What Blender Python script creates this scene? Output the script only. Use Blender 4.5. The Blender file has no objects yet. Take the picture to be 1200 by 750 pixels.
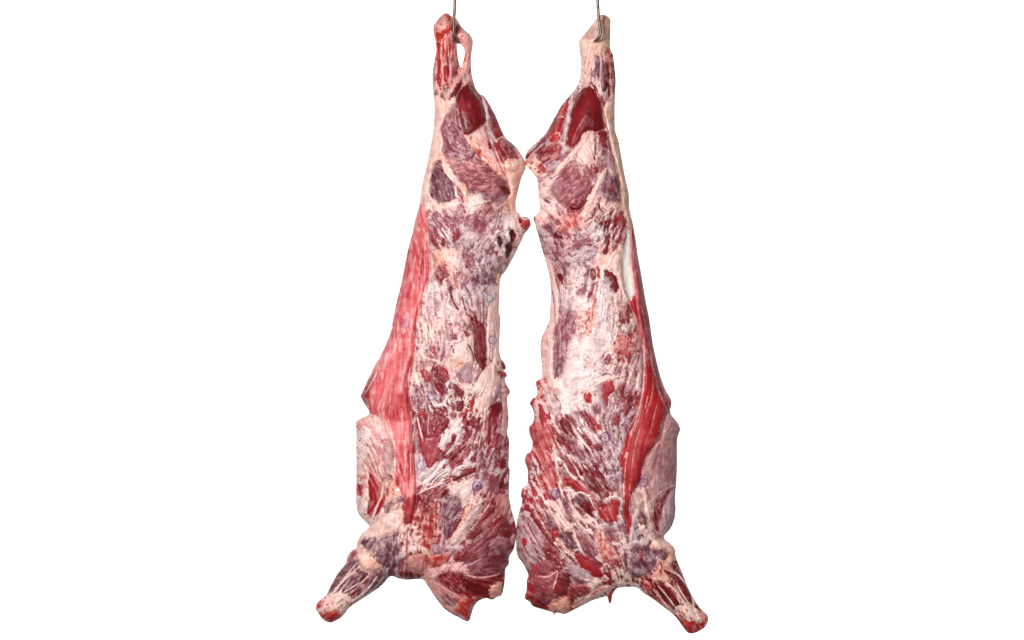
import bpy, math, re
import numpy as np

# ------------------------------------------------------------------ camera, world, lamps, exposure
SC = bpy.context.scene
S = 0.0033                    # metres per photograph pixel in the plane the beef hangs in
D = 7.0                       # camera to that plane
CX, CY, ZC = 600.0, 375.0, 1.60
cam_d = bpy.data.cameras.new('camera')
cam_d.sensor_width = 36.0
cam_d.lens = 36.0 * D / (1200 * S)
cam_d.clip_end = 200
cam = bpy.data.objects.new('camera', cam_d)
SC.collection.objects.link(cam)
cam.location = (0, -D, ZC)
cam.rotation_euler = (math.radians(90), 0, 0)
SC.camera = cam

world = bpy.data.worlds.new('World')
SC.world = world
world.use_nodes = True
wb = world.node_tree.nodes['Background']
wb.inputs[0].default_value = (1.0, 0.98, 0.96, 1)
wb.inputs[1].default_value = 0.12


def area(name, loc, target, size, power, col=(1, 1, 1), size_y=None):
    l = bpy.data.lights.new(name, 'AREA')
    l.energy = power
    l.color = col
    l.size = size
    if size_y:
        l.shape = 'RECTANGLE'
        l.size_y = size_y
    o = bpy.data.objects.new(name, l)
    SC.collection.objects.link(o)
    o.location = loc
    d = np.array(target, float) - np.array(loc, float)
    from mathutils import Vector
    o.rotation_euler = Vector(d).to_track_quat('-Z', 'Y').to_euler()
    return o


area('key_softbox', (-2.0, -5.6, 3.2), (0, 0, 1.6), 0.9, 470, (1, 0.985, 0.97))
area('fill_softbox', (2.6, -6.0, 1.3), (0, 0, 1.5), 2.0, 115, (1, 0.98, 0.97))
for sz in (-1, 1):
    area('backdrop_lamp', (0, 5.0, 1.6 + sz * 5.2), (0, 8.0, 1.6 - sz * 0.6), 17.0, 800, (1, 1, 1), 0.8)

SC.view_settings.view_transform = 'Standard'
SC.view_settings.look = 'None'
SC.view_settings.exposure = -0.05
SC.view_settings.gamma = 1.0
SC.view_settings.use_curve_mapping = False
SC.cycles.max_bounces = 6


def link(o):
    SC.collection.objects.link(o)
    return o


def new_mat(name):
    m = bpy.data.materials.new(name)
    m.use_nodes = True
    return m, m.node_tree.nodes, m.node_tree.links, m.node_tree.nodes['Principled BSDF']


# ------------------------------------------------------------------ backdrop
m_back, nd, lk, bs = new_mat('white_paper')
bs.inputs['Roughness'].default_value = 0.95
bs.inputs['Specular IOR Level'].default_value = 0.1
nz = nd.new('ShaderNodeTexNoise')
nz.inputs['Scale'].default_value = 3.0
rp = nd.new('ShaderNodeValToRGB')
rp.color_ramp.elements[0].color = (0.90, 0.90, 0.90, 1)
rp.color_ramp.elements[1].color = (0.93, 0.93, 0.93, 1)
lk.new(nz.outputs['Fac'], rp.inputs[0])
lk.new(rp.outputs[0], bs.inputs['Base Color'])
me = bpy.data.meshes.new('backdrop')
me.from_pydata([(-9.5, 8.0, -2.2), (9.5, 8.0, -2.2), (9.5, 8.0, 5.4), (-9.5, 8.0, 5.4)], [], [(0, 1, 2, 3)])
me.materials.append(m_back)
bd = link(bpy.data.objects.new('backdrop', me))
bd['kind'] = 'structure'
bd['label'] = 'plain white studio backdrop behind the hanging beef'


# ------------------------------------------------------------------ numeric helpers
def lin(c):
    c = np.asarray(c, float) / 255.0
    return np.where(c <= 0.04045, c / 12.92, ((c + 0.055) / 1.055) ** 2.4)


rng = np.random.default_rng(7)
PERM = np.concatenate([rng.permutation(256)] * 2)
GR = np.stack([np.cos(np.arange(256) * 2 * np.pi / 256), np.sin(np.arange(256) * 2 * np.pi / 256)], 1)


def perlin(x, y, seed=0):
    xi = np.floor(x).astype(int)
    yi = np.floor(y).astype(int)
    xf = x - xi
    yf = y - yi
    u = xf * xf * xf * (xf * (xf * 6 - 15) + 10)
    v = yf * yf * yf * (yf * (yf * 6 - 15) + 10)

    def g(ix, iy, dx, dy):
        h = PERM[(PERM[(ix + seed * 37) & 255] + iy + seed * 11) & 255]
        gg = GR[h]
        return gg[..., 0] * dx + gg[..., 1] * dy
    a = g(xi, yi, xf, yf)
    b = g(xi + 1, yi, xf - 1, yf)
    c = g(xi, yi + 1, xf, yf - 1)
    d = g(xi + 1, yi + 1, xf - 1, yf - 1)
    return (a + u * (b - a)) + v * ((c + u * (d - c)) - (a + u * (b - a)))


def fbm(x, y, scale, octv=4, seed=0, gain=0.5):
    o = np.zeros_like(x)
    a, t = 1.0, 0.0
    f = 1.0 / scale
    for k in range(octv):
        o += a * perlin(x * f + 13.7 * k, y * f - 7.3 * k, seed + k)
        t += a * a
        a *= gain
        f *= 2.03
    return o / math.sqrt(t) * 2.2      # roughly unit deviation


def sstep(a, b, x):
    t = np.clip((x - a) / (b - a), 0, 1)
    return t * t * (3 - 2 * t)


def uni(x):                            # unit-normal field -> roughly even 0..1
    x = (x - x.mean()) / (x.std() + 1e-9)
    return 1 / (1 + np.exp(-1.7 * x))


def catmull(P, n=4, closed=True):
    P = np.asarray(P, float)
    N = len(P)
    out = []
    t = np.linspace(0, 1, n, endpoint=False)[:, None]
    for i in range(N if closed else N - 1):
        if closed:
            p0, p1, p2, p3 = P[i - 1], P[i], P[(i + 1) % N], P[(i + 2) % N]
        else:
            p0, p1, p2, p3 = P[max(i - 1, 0)], P[i], P[i + 1], P[min(i + 2, N - 1)]
        out.append(0.5 * ((2 * p1) + (-p0 + p2) * t + (2 * p0 - 5 * p1 + 4 * p2 - p3) * t ** 2
                          + (-p0 + 3 * p1 - 3 * p2 + p3) * t ** 3))
    if not closed:
        out.append(P[-1:])
    return np.concatenate(out)


def seg_dist(x, y, A, B, want_t=False):
    """distance from the points to the polyline made of the segments A-B"""
    best = np.full(x.shape, 1e18)
    bt = np.zeros(x.shape)
    L = np.hypot(*(B - A).T)
    cum = np.concatenate([[0], np.cumsum(L)])
    tot = cum[-1] + 1e-9
    for i in range(len(A)):
        dx, dy = B[i] - A[i]
        l2 = dx * dx + dy * dy + 1e-12
        t = np.clip(((x - A[i, 0]) * dx + (y - A[i, 1]) * dy) / l2, 0, 1)
        d = (x - A[i, 0] - t * dx) ** 2 + (y - A[i, 1] - t * dy) ** 2
        m = d < best
        best = np.where(m, d, best)
        if want_t:
            bt = np.where(m, (cum[i] + t * L[i]) / tot, bt)
    return (np.sqrt(best), bt) if want_t else np.sqrt(best)


def inside(x, y, P):
    c = np.zeros(x.shape, bool)
    A, B = P, np.roll(P, -1, 0)
    for (x0, y0), (x1, y1) in zip(A, B):
        if y0 == y1:
            continue
        k = ((y0 > y) != (y1 > y)) & (x < (x1 - x0) * (y - y0) / (y1 - y0) + x0)
        c ^= k
    return c


def sdf(x, y, P):
    d = seg_dist(x, y, P, np.roll(P, -1, 0))
    return np.where(inside(x, y, P), d, -d)


def bil(F, ix, iy):
    H, W = F.shape
    ix = np.clip(ix, 0, W - 1.001)
    iy = np.clip(iy, 0, H - 1.001)
    x0 = ix.astype(int)
    y0 = iy.astype(int)
    fx = ix - x0
    fy = iy - y0
    return (F[y0, x0] * (1 - fx) * (1 - fy) + F[y0, x0 + 1] * fx * (1 - fy)
            + F[y0 + 1, x0] * (1 - fx) * fy + F[y0 + 1, x0 + 1] * fx * fy)


def blur(F, n=1):
    for _ in range(n):
        G = np.pad(F, 1, mode='edge')
        F = (G[:-2, 1:-1] + G[2:, 1:-1] + G[1:-1, :-2] + G[1:-1, 2:] + 2 * G[1:-1, 1:-1]) / 6
    return F


def lic(N, ux, uy, steps):
    H, W = N.shape
    jy, jx = np.mgrid[0:H, 0:W].astype(float)
    acc = N.copy()
    for sgn in (-1, 1):
        px, py = jx.copy(), jy.copy()
        for k in range(steps):
            vx = bil(ux, px, py)
            vy = bil(uy, px, py)
            px += sgn * vx
            py += sgn * vy
            acc += bil(N, px, py) * (1 - k / steps)
    return acc


TILE = {'A': (470, 0, 6.25), 'B': (600, 0, 6.25), 'C': (470, 90, 6.25), 'D': (600, 90, 6.25),
        'E': (470, 190, 6.25), 'F': (600, 190, 6.25), 'G': (460, 290, 6.25), 'H': (620, 290, 6.25),
        'I': (400, 390, 6.25), 'J': (500, 390, 6.25), 'K': (660, 390, 6.25), 'L': (400, 490, 6.25),
        'M': (500, 490, 6.25), 'N': (660, 490, 6.25), 'O': (360, 590, 4.6875), 'P': (600, 590, 4.6875),
        'x': (0, 0, 1.0)}


def pts(tile, s):
    v = np.array([float(a) for a in re.findall(r'-?[\d.]+', s)]).reshape(-1, 2)
    x0, y0, k = TILE[tile]
    return v / k + (x0, y0)


# tissue colours (sRGB): darker tone, lighter tone
TIS = {
    'deep': ((86, 11, 18), (142, 28, 35)),
    'red': ((146, 22, 32), (192, 58, 60)),
    'flesh': ((108, 18, 30), (166, 58, 66)),
    'pinkred': ((156, 34, 46), (198, 80, 86)),
    'mauve': ((124, 52, 66), (174, 102, 111)),
    'purple': ((90, 42, 54), (144, 86, 97)),
    'grey': ((170, 132, 138), (217, 190, 190)),
    'lilac': ((150, 106, 118), (206, 174, 178)),
    'white': ((214, 182, 181), (247, 228, 225)),
    'cream': ((212, 164, 154), (248, 219, 210)),
    'tan': ((196, 146, 126), (230, 186, 166)),
    'peach': ((220, 146, 126), (242, 196, 178)),
    'rose': ((200, 124, 120), (234, 176, 168)),
    'sheet': ((202, 58, 72), (240, 148, 148)),
    'sheetr': ((154, 18, 28), (200, 50, 52)),
    'sheetd': ((140, 32, 46), (194, 92, 98)),
    'blood': ((158, 18, 24), (204, 66, 58)),
    'dark': ((44, 8, 12), (88, 22, 28)),
    'beige': ((164, 112, 114), (206, 164, 160)),
    'gap_pale': ((234, 222, 212), (244, 236, 229)),  # no tissue: backdrop seen through the flank gap, put in as colour
}
MUSCLE = {'deep', 'flesh', 'mauve', 'purple', 'red', 'pinkred', 'blood', 'sheetd', 'sheetr'}
TIS = {k: ((lin(a) * 0.86, lin(b) * 0.86) if k in MUSCLE else (lin(a), lin(b))) for k, (a, b) in TIS.items()}
G = 0.75                                # grid pitch in photograph pixels


SMOOTH = {'deep', 'sheet', 'sheetr', 'sheetd', 'red', 'gap_pale', 'pinkred'}


class Side:
    """one hanging side of beef: outline + tissue map + relief -> closed surface split into parts"""

    def __init__(s, outline, holes, seed):
        s.out = catmull(outline, 3)
        s.holes = [catmull(h, 3) for h in holes]
        mn = s.out.min(0) - 5
        mx = s.out.max(0) + 5
        s.x0, s.y0 = mn
        W = int((mx[0] - mn[0]) / G) + 2
        H = int((mx[1] - mn[1]) / G) + 2
        s.X, s.Y = np.meshgrid(mn[0] + np.arange(W) * G, mn[1] + np.arange(H) * G)
        s.seed = seed
        s.hn = np.zeros_like(s.X)       # fine relief of the ground coat
        s.h = np.zeros_like(s.X)        # relief in pixels on top of the inflated body
        s.col = np.zeros(s.X.shape + (3,))
        s.wet = np.full(s.X.shape, 0.5)
        s.part = np.zeros(s.X.shape, int)
        s.sub = np.zeros(s.X.shape, int)
        s.pnames = []
        s.snames = []
        s.thin = np.ones_like(s.X)
        s.n1 = fbm(s.X, s.Y, 9, 4, seed + 1)
        s.n2 = fbm(s.X, s.Y, 26, 4, seed + 9)
        s.n3 = fbm(s.X, s.Y, 3.2, 3, seed + 17)
        s.wx = fbm(s.X, s.Y, 7, 4, seed + 23, 0.6)
        s.wy = fbm(s.X, s.Y, 7, 4, seed + 31, 0.6)

    # ---- ground coat: fat and membrane (A) torn open over muscle (B)
    def base(s, ctrl, flow, strands=()):
        X, Y = s.X, s.Y
        # flow field
        c2 = np.zeros_like(X)
        s2 = np.zeros_like(X)
        for x, y, a in flow:
            w = 1 / (((X - x) ** 2 + (Y - y) ** 2) ** 1.5 + 400)
            c2 += w * math.cos(2 * math.radians(a))
            s2 += w * math.sin(2 * math.radians(a))
        th = 0.5 * np.arctan2(s2, c2) + 0.22 * fbm(X, Y, 22, 2, s.seed + 40)
        s.ux, s.uy = np.cos(th), np.sin(th)
        r = np.random.default_rng(s.seed)
        N1 = blur(r.normal(size=X.shape), 1)
        s.fib = uni(lic(N1, s.ux, s.uy, 9))
        s.fibl = uni(lic(fbm(X, Y, 4.0, 2, s.seed + 45), s.ux, s.uy, 26))
        N2 = fbm(X, Y, 5.5, 3, s.seed + 50)
        s.fibc = uni(lic(N2, s.ux, s.uy, 8))
        N3 = fbm(X, Y, 3.0, 2, s.seed + 60)
        s.fibm = uni(lic(N3, s.ux, s.uy, 6))
        U1, U2, U3 = uni(s.n1), uni(s.n2), uni(s.n3)
        s.U1, s.U2, s.U3 = U1, U2, U3
        s.US = uni(fbm(X, Y, 13, 2, s.seed + 140))
        # control fields
        A = np.zeros(X.shape + (3,))
        A2 = np.zeros_like(A)
        B = np.zeros_like(A)
        B2 = np.zeros_like(A)
        C = np.zeros_like(X)
        Wt = np.zeros_like(X)
        xx = X + 5 * s.wx
        yy = Y + 5 * s.wy
        for x, y, a, b, cov in ctrl:
            w = 1 / (((xx - x) ** 2 + (yy - y) ** 2) ** 2 + 2000)
            A += w[..., None] * TIS[a][0]
            A2 += w[..., None] * TIS[a][1]
            B += w[..., None] * TIS[b][0]
            B2 += w[..., None] * TIS[b][1]
            C += w * cov
            Wt += w
        A, A2, B, B2 = [q / Wt[..., None] for q in (A, A2, B, B2)]
        C /= Wt
        C = C - 0.04 * sstep(425, 450, Y) - 0.02
        fld = 0.24 * s.fibc + 0.20 * s.fibl + 0.12 * s.fibm + 0.22 * U1 + 0.13 * U3 + 0.18 * U2
        fld = uni(fld)
        an = np.zeros_like(X)           # places where the tissue lies in long strands
        for x, y, r in strands:
            an = np.maximum(an, np.exp(-((X - x) ** 2 + ((Y - y) / 1.5) ** 2) / r ** 2))
        st = uni(0.46 * s.fibl + 0.2 * s.fibc + 0.34 * s.fib + 0.1 * U1)
        fld = fld * (1 - 0.85 * an) + st * 0.85 * an
        sw = 0.22 + 0.42 * uni(fbm(X, Y, 17, 2, s.seed + 71))
        cov = sstep(-sw, sw, fld - (1 - C))
        cov = cov * np.clip(0.66 + 0.14 * sstep(420, 450, Y) + 0.5 * C * uni(fbm(X, Y, 20, 3, s.seed + 150)), 0, 1)   # thin fat lets muscle show through
        s.cov = cov
        ta = np.clip(0.18 + 0.26 * s.fib + 0.22 * U3 + 0.34 * U1 + 0.3 * (U2 - 0.5), 0, 1)[..., None]
        tb = np.clip(0.1 + 0.3 * s.fib + 0.2 * U3 + 0.4 * U1, 0, 1)[..., None]
        s.col = (A + (A2 - A) * ta) * cov[..., None] + (B + (B2 - B) * tb) * (1 - cov[..., None])
        tint = fbm(X, Y, 45, 3, s.seed + 120)
        s.col *= np.stack([1 + 0.02 * tint, 1 - 0.07 * tint, 1 - 0.08 * tint], -1)
        s.hn += 0.8 * blur(cov, 1) + 0.5 * s.fibc + 0.9 * s.n2 + 0.34 * s.n1 + 0.14 * s.n3
        # thin creases and torn membrane edges
        for sc, wd, al, sd in ((15, 0.05, 0.75, 80), (8, 0.07, 0.6, 84), (24, 0.03, 0.7, 88)):
            z = fbm(X + 3 * s.wx, Y + 3 * s.wy, sc, 2, s.seed + sd) + 0.9 * (s.fibc - 0.5)
            gate = sstep(0.35, 0.75, uni(fbm(X, Y, 30, 2, s.seed + sd + 1)))
            cr = np.exp(-(z / wd) ** 2) * gate * al
            dk = 0.55 * (B + (B2 - B) * 0.4) + 0.45 * TIS['purple'][0]
            s.col = s.col * (1 - cr[..., None]) + dk * cr[..., None]
            s.hn -= 0.9 * cr
        # pinpricks of blood
        z = uni(fbm(X, Y, 3.6, 2, s.seed + 95)) + 0.25 * (uni(fbm(X, Y, 40, 2, s.seed + 97)) - 0.5)
        pr = (sstep(0.965, 1.0, z) * 0.6)[..., None]
        s.col = s.col * (1 - pr) + TIS['blood'][0] * pr
        s.wet = 0.38 + 0.15 * (U1 - 0.5)

    def box(s, P, pad):
        H, W = s.X.shape
        a = np.floor((P.min(0) - pad - (s.x0, s.y0)) / G).astype(int)
        b = np.ceil((P.max(0) + pad - (s.x0, s.y0)) / G).astype(int)
        a = np.clip(a, 0, (W - 2, H - 2))
        b = np.clip(b, a + 1, (W, H))
        return np.s_[a[1]:b[1], a[0]:b[0]]

    def _lay(s, q, sd, m, tis, film, filmcol, alpha, lift, rnd, groove, wet, edge=0.0):
        c1, c2 = TIS[tis]
        if tis in SMOOTH:
            t = np.clip(0.10 + 0.34 * s.fibl[q] + 0.14 * s.fib[q] + 0.18 * s.U1[q] + 0.5 * (s.U2[q] - 0.4), 0, 1)[..., None]
            s.hn[q] *= 1 - 0.7 * m
        else:
            t = np.clip(0.12 + 0.26 * s.fib[q] + 0.34 * s.U1[q] + 0.16 * s.U3[q] + 0.35 * (s.U2[q] - 0.5), 0, 1)[..., None]
        c = c1 + (c2 - c1) * t
        if tis not in ('mauve', 'purple', 'flesh'):
            edge = 0
        if film or edge:
            if edge:
                film = film + edge * np.exp(-np.maximum(sd, 0) / 2.5)
            f = uni2(0.62 * s.fibl[q] + 0.14 * s.fib[q] + 0.24 * s.U1[q]) if tis in SMOOTH else uni2(0.32 * s.fibm[q] + 0.30 * s.fib[q] + 0.18 * s.U3[q] + 0.20 * s.U1[q])
            fm = (sstep(-0.52, 0.52, f - (1 - film)) * (0.42 if tis in SMOOTH else 0.42 if tis == 'flesh' else 0.58))[..., None]
            fc1, fc2 = TIS[filmcol]
            c = c * (1 - fm) + (fc1 + (fc2 - fc1) * s.U1[q][..., None]) * fm
        a = (m * alpha)[..., None]
        s.col[q] = s.col[q] * (1 - a) + c * a
        if lift:
            s.h[q] += 1.35 * lift * np.where(sd > 0, 1 - np.exp(-np.maximum(sd, 0) / rnd), 0)
        if groove:
            s.h[q] -= 1.6 * groove * np.exp(-(sd / 1.8) ** 2)
        if wet is not None:
            s.wet[q] = s.wet[q] * (1 - m) + wet * m

    def poly(s, tile, spec, tis, film=0.0, filmcol='grey', warp=0.9, rag=0.8, soft=1.1, edge=0.18, alpha=1.0,
             lift=1.2, rnd=4.0, groove=0.5, wet=None, part=None, smooth=True):
        P = pts(tile, spec)
        P = catmull(P, 4) if smooth else P
        q = s.box(P, 8)
        d = sdf(s.X[q], s.Y[q], P)
        sd = d + warp * s.wx[q] * 0.8 + rag * (0.55 * s.fibm[q] + 0.45 * s.U3[q] - 0.5) * 2.4
        sv = soft * (0.45 + (1.0 if tis in SMOOTH else 5.0 if tis in ('mauve', 'purple') else 2.6) * s.US[q] ** 2)   # crisp here, feathered there
        m = sstep(-sv, sv, sd)
        s._lay(q, d, m, tis, film, filmcol, alpha, lift, rnd, groove, wet, edge)
        if part:
            s.snames.append(part)
            s.sub[q] = np.where(sd > 0, len(s.snames), s.sub[q])

    def line(s, tile, spec, w0, w1, tis, film=0.0, filmcol='grey', warp=0.6, rag=0.5, soft=0.6, alpha=1.0,
             lift=0.8, groove=0.25, wet=None, part=None, taper=0.12):
        P = catmull(pts(tile, spec), 4, False)
        k = TILE[tile][2]
        q = s.box(P, max(w0, w1) / k + 6)
        d, t = seg_dist(s.X[q], s.Y[q], P[:-1], P[1:], True)
        w = (w0 + (w1 - w0) * t) / k / 2
        w = w * np.clip(np.minimum(t, 1 - t) / max(taper, 1e-3), 0.25, 1) ** 0.5
        sd = w - d
        kk = min(1.0, max(w0, w1) / k / 3.0)
        se = sd + kk * warp * s.wx[q] * 0.6 + kk * rag * (0.55 * s.fibm[q] + 0.45 * s.U3[q] - 0.5) * 1.8
        m = sstep(-soft, soft, se)
        s._lay(q, sd, m, tis, film, filmcol, alpha, 0, 1, groove, wet)
        if lift:
            s.h[q] += lift * sstep(-0.5, 1.0, sd / np.maximum(w, 0.5)) * 1.2
        if part:
            s.snames.append(part)
            s.sub[q] = np.where(se > 0, len(s.snames), s.sub[q])

    def spots(s, tile, spec, tis, n, r0, r1, aspect=1.6, alpha=0.85, seed=0, lift=0.0):
        """n small specks scattered in a region, drawn out along the fibres"""
        P = catmull(pts(tile, spec), 3)
        r = np.random.default_rng(s.seed * 100 + seed)
        mn, mx = P.min(0), P.max(0)
        k = 0
        while k < n:
            c = mn + (mx - mn) * r.random(2)
            if not inside(np.array([c[0]]), np.array([c[1]]), P)[0]:
                n -= 0.2
                continue
            k += 1
            rad = r0 + (r1 - r0) * r.random() ** 2
            q = s.box(c[None], rad * aspect + 2)
            i, j = int((c[1] - s.y0) / G), int((c[0] - s.x0) / G)
            i = min(max(i, 0), s.X.shape[0] - 1)
            j = min(max(j, 0), s.X.shape[1] - 1)
            ux, uy = s.ux[i, j], s.uy[i, j]
            dx, dy = s.X[q] - c[0] + 0.5 * s.wx[q], s.Y[q] - c[1] + 0.5 * s.wy[q]
            u = (dx * ux + dy * uy) / aspect
            v = -dx * uy + dy * ux
            sd = rad - np.hypot(u, v)
            m = sstep(-0.5, 0.5, sd)
            s._lay(q, sd, m, tis, 0, 'grey', alpha, lift, 1, 0, None)

    def stamp(s, x, y, r, colr=(84, 44, 124), alpha=0.7, part='ink_stamp', seed=0):
        q = s.box(np.array([[x, y]]), r + 3)
        dx, dy = s.X[q] - x, s.Y[q] - y
        d = np.hypot(dx, dy) + 0.25 * s.wx[q]
        ring = np.exp(-((d - r) / 0.75) ** 2)
        rr = np.random.default_rng(seed + 5)
        a = rr.random() * 3
        u, v = dx * math.cos(a) + dy * math.sin(a), -dx * math.sin(a) + dy * math.cos(a)
        text = (np.sin(v * 1.7 + rr.random() * 6) > 0.25) & (np.sin(u * 2.1 + 2 * np.sin(v)) > -0.1) & (d < r - 1.6)
        m = np.clip(ring + 0.7 * text, 0, 1) * min(1.0, alpha * 1.25) * np.clip(0.6 + 0.7 * s.U3[q], 0, 1)
        wash = (d < r) * 0.08
        m = np.maximum(m, wash)[..., None]
        s.col[q] = s.col[q] * (1 - m) + lin(colr) * m
        if part:
            s.snames.append(part)
            s.sub[q] = np.where(d < r + 1.2, len(s.snames), s.sub[q])

    def region(s, name, tile, spec, label=None, wob=1.5):
        P = catmull(pts(tile, spec), 4)
        q = s.box(P, 6)
        sd = sdf(s.X[q], s.Y[q], P) + wob * s.wx[q] * 0.5
        s.pnames.append((name, label))
        s.part[q] = np.where(sd > 0, len(s.pnames), s.part[q])

    # ---- inflate, mesh, split
    def inflate(s, depth):
        X, Y = s.X, s.Y
        g = 4
        xs, ys = X[::g, ::g], Y[::g, ::g]
        ins = inside(xs, ys, s.out)
        for hh in s.holes:
            ins &= ~inside(xs, ys, hh)
        phi = np.zeros_like(xs)
        step = G * g
        for it in range(1100):
            Pd = np.pad(phi, 1)
            nb = (Pd[:-2, 1:-1] + Pd[2:, 1:-1] + Pd[1:-1, :-2] + Pd[1:-1, 2:] + step * step) / 4
            phi = np.where(ins, phi + 1.6 * (nb - phi), 0) if False else np.where(ins, nb, 0)
        jy, jx = np.mgrid[0:X.shape[0], 0:X.shape[1]].astype(float)
        ph = blur(bil(phi, jx / g, jy / g), 3)
        d = s.edge                      # distance to the outline
        t = np.sqrt(np.maximum(2 * ph, 0))
        # tie the profile to the exact outline
        R = np.maximum(t, 3.0)
        near = np.sqrt(np.clip(d / (1.0 * R + 3), 0, 1) * (2 - np.clip(d / (1.0 * R + 3), 0, 1)))
        t = t * (0.35 + 0.65 * near) * near
        return depth * (1 - np.exp(-t / depth))

    def build(s, thing, mat, depth=46.0):
        X, Y = s.X, s.Y
        H, W = X.shape
        ins = inside(X, Y, s.out)
        d = seg_dist(X, Y, s.out, np.roll(s.out, -1, 0))
        for hh in s.holes:
            ins &= ~inside(X, Y, hh)
            d = np.minimum(d, seg_dist(X, Y, hh, np.roll(hh, -1, 0)))
        s.edge = np.where(ins, d, 0)
        hb = s.inflate(depth)
        rel = s.h + s.hn - 0.8
        fade = sstep(0, 5, s.edge)
        front = (hb + rel * fade) * s.thin + 0.3
        back = hb * 0.75 * s.thin + 0.3
        # cells
        cx = (X[:-1, :-1] + X[1:, 1:]) / 2
        cy = (Y[:-1, :-1] + Y[1:, 1:]) / 2
        cin = inside(cx, cy, s.out)
        for hh in s.holes:
            cin &= ~inside(cx, cy, hh)
        cnt = np.zeros((H, W), int)
        for dy in (0, 1):
            for dx in (0, 1):
                cnt[dy:H - 1 + dy, dx:W - 1 + dx] += cin
        used = cnt > 0
        bnd = used & (cnt < 4)
        # snap rim vertices on to the outline
        PX, PY = X.copy(), Y.copy()
        bx, by = X[bnd], Y[bnd]
        best = np.full(bx.shape, 1e18)
        nx, ny = bx.copy(), by.copy()
        for P in [s.out] + s.holes:
            A, B = P, np.roll(P, -1, 0)
            for (ax, ay), (ex, ey) in zip(A, B):
                vx, vy = ex - ax, ey - ay
                t = np.clip(((bx - ax) * vx + (by - ay) * vy) / (vx * vx + vy * vy + 1e-12), 0, 1)
                qx, qy = ax + t * vx, ay + t * vy
                dd = (bx - qx) ** 2 + (by - qy) ** 2
                m = dd < best
                best = np.where(m, dd, best)
                nx = np.where(m, qx, nx)
                ny = np.where(m, qy, ny)
        PX[bnd], PY[bnd] = nx, ny
        front[bnd] = 0
        back[bnd] = 0
        fi = np.full((H, W), -1)
        fi[used] = np.arange(used.sum())
        nf = int(used.sum())
        inner = used & ~bnd
        bi = fi.copy()
        bi[inner] = nf + np.arange(inner.sum())

        def world(px, py, hpx):
            y = -hpx * S
            k = (D + y) / D * S
            return np.stack([(px - CX) * k, y, ZC - (py - CY) * k], 1)
        V = np.concatenate([world(PX[used], PY[used], front[used]),
                            world(PX[inner], PY[inner], -back[inner])])
        soft = np.stack([blur(s.col[..., c], 3) for c in range(3)], -1)
        s.col = np.clip(s.col + 0.35 * (s.col - soft), 0.004, 0.95)
        C = np.concatenate([s.col[used], s.col[inner]])
        Wt = np.concatenate([s.wet[used], s.wet[inner]])
        ii, jj = np.nonzero(cin)

        def quads(ix, flip):
            a, b, c, e = ix[ii, jj], ix[ii, jj + 1], ix[ii + 1, jj + 1], ix[ii + 1, jj]
            return np.stack([a, b, c, e] if flip else [a, e, c, b], 1)
        Ff, Fb = quads(fi, False), quads(bi, True)
        allF = np.concatenate([Ff, Fb])
        # vertex normals of the whole closed surface
        e1 = V[allF[:, 2]] - V[allF[:, 0]]
        e2 = V[allF[:, 3]] - V[allF[:, 1]]
        fn = np.cross(e1, e2)
        VN = np.zeros_like(V)
        for k in range(4):
            for c in range(3):
                VN[:, c] += np.bincount(allF[:, k], fn[:, c], len(V))
        VN /= np.linalg.norm(VN, axis=1)[:, None] + 1e-20
        pl = s.part[ii, jj]
        # one piece per sub-part: stray flecks go back to the part below
        for k in range(1, len(s.snames) + 1):
            M = (s.sub[:-1, :-1] == k) & cin
            if not M.any():
                continue
            a, b = np.nonzero(M)
            bx = np.s_[a.min():a.max() + 1, b.min():b.max() + 1]
            m = M[bx]
            lab = np.where(m, np.arange(m.size).reshape(m.shape) + 1, 0)
            while True:
                q = np.pad(lab, 1)
                n = np.maximum.reduce([q[1:-1, 1:-1], q[:-2, 1:-1], q[2:, 1:-1], q[1:-1, :-2], q[1:-1, 2:]])
                n = np.where(m, n, 0)
                if (n == lab).all():
                    break
                lab = n
            best = np.bincount(lab[m]).argmax()
            v = s.sub[:-1, :-1][bx]
            v[m & (lab != best)] = 0
        sl = s.sub[ii, jj]
        base_loc = np.array(thing.location)

        def make(name, F, parent, label=None):
            if not len(F):
                return None
            u, inv = np.unique(F, return_inverse=True)
            F2 = inv.reshape(F.shape)
            m = bpy.data.meshes.new(name)
            m.vertices.add(len(u))
            m.vertices.foreach_set('co', (V[u] - base_loc).astype(np.float32).ravel())
            m.loops.add(F2.size)
            m.loops.foreach_set('vertex_index', F2.astype(np.int32).ravel())
            m.polygons.add(len(F2))
            m.polygons.foreach_set('loop_start', (np.arange(len(F2)) * 4).astype(np.int32))
            at = m.attributes.new('tissue', 'FLOAT_COLOR', 'POINT')
            at.data.foreach_set('color', np.concatenate([C[u], np.ones((len(u), 1))], 1).astype(np.float32).ravel())
            aw = m.attributes.new('wet', 'FLOAT', 'POINT')
            aw.data.foreach_set('value', Wt[u].astype(np.float32))
            m.update(calc_edges=True)
            m.polygons.foreach_set('use_smooth', np.ones(len(F2), bool))
            m.normals_split_custom_set_from_vertices(VN[u].tolist())
            m.materials.append(mat)
            o = link(bpy.data.objects.new(name, m))
            o.parent = parent
            if label:
                o['label'] = label
            return o
        objs = {}
        for k, (name, label) in enumerate(s.pnames, 1):
            F = np.concatenate([Ff[(pl == k) & (sl == 0)], Fb[pl == k]])
            objs[k] = make(name, F, thing, label)
        for k, name in enumerate(s.snames, 1):
            sel = sl == k
            if sel.sum() < 12:
                continue
            p = np.bincount(pl[sel]).argmax()
            par = objs.get(p)
            make(name, Ff[sel], par if par else thing)


def uni2(x):
    return 1 / (1 + np.exp(-9.0 * (x - 0.5)))


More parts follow.
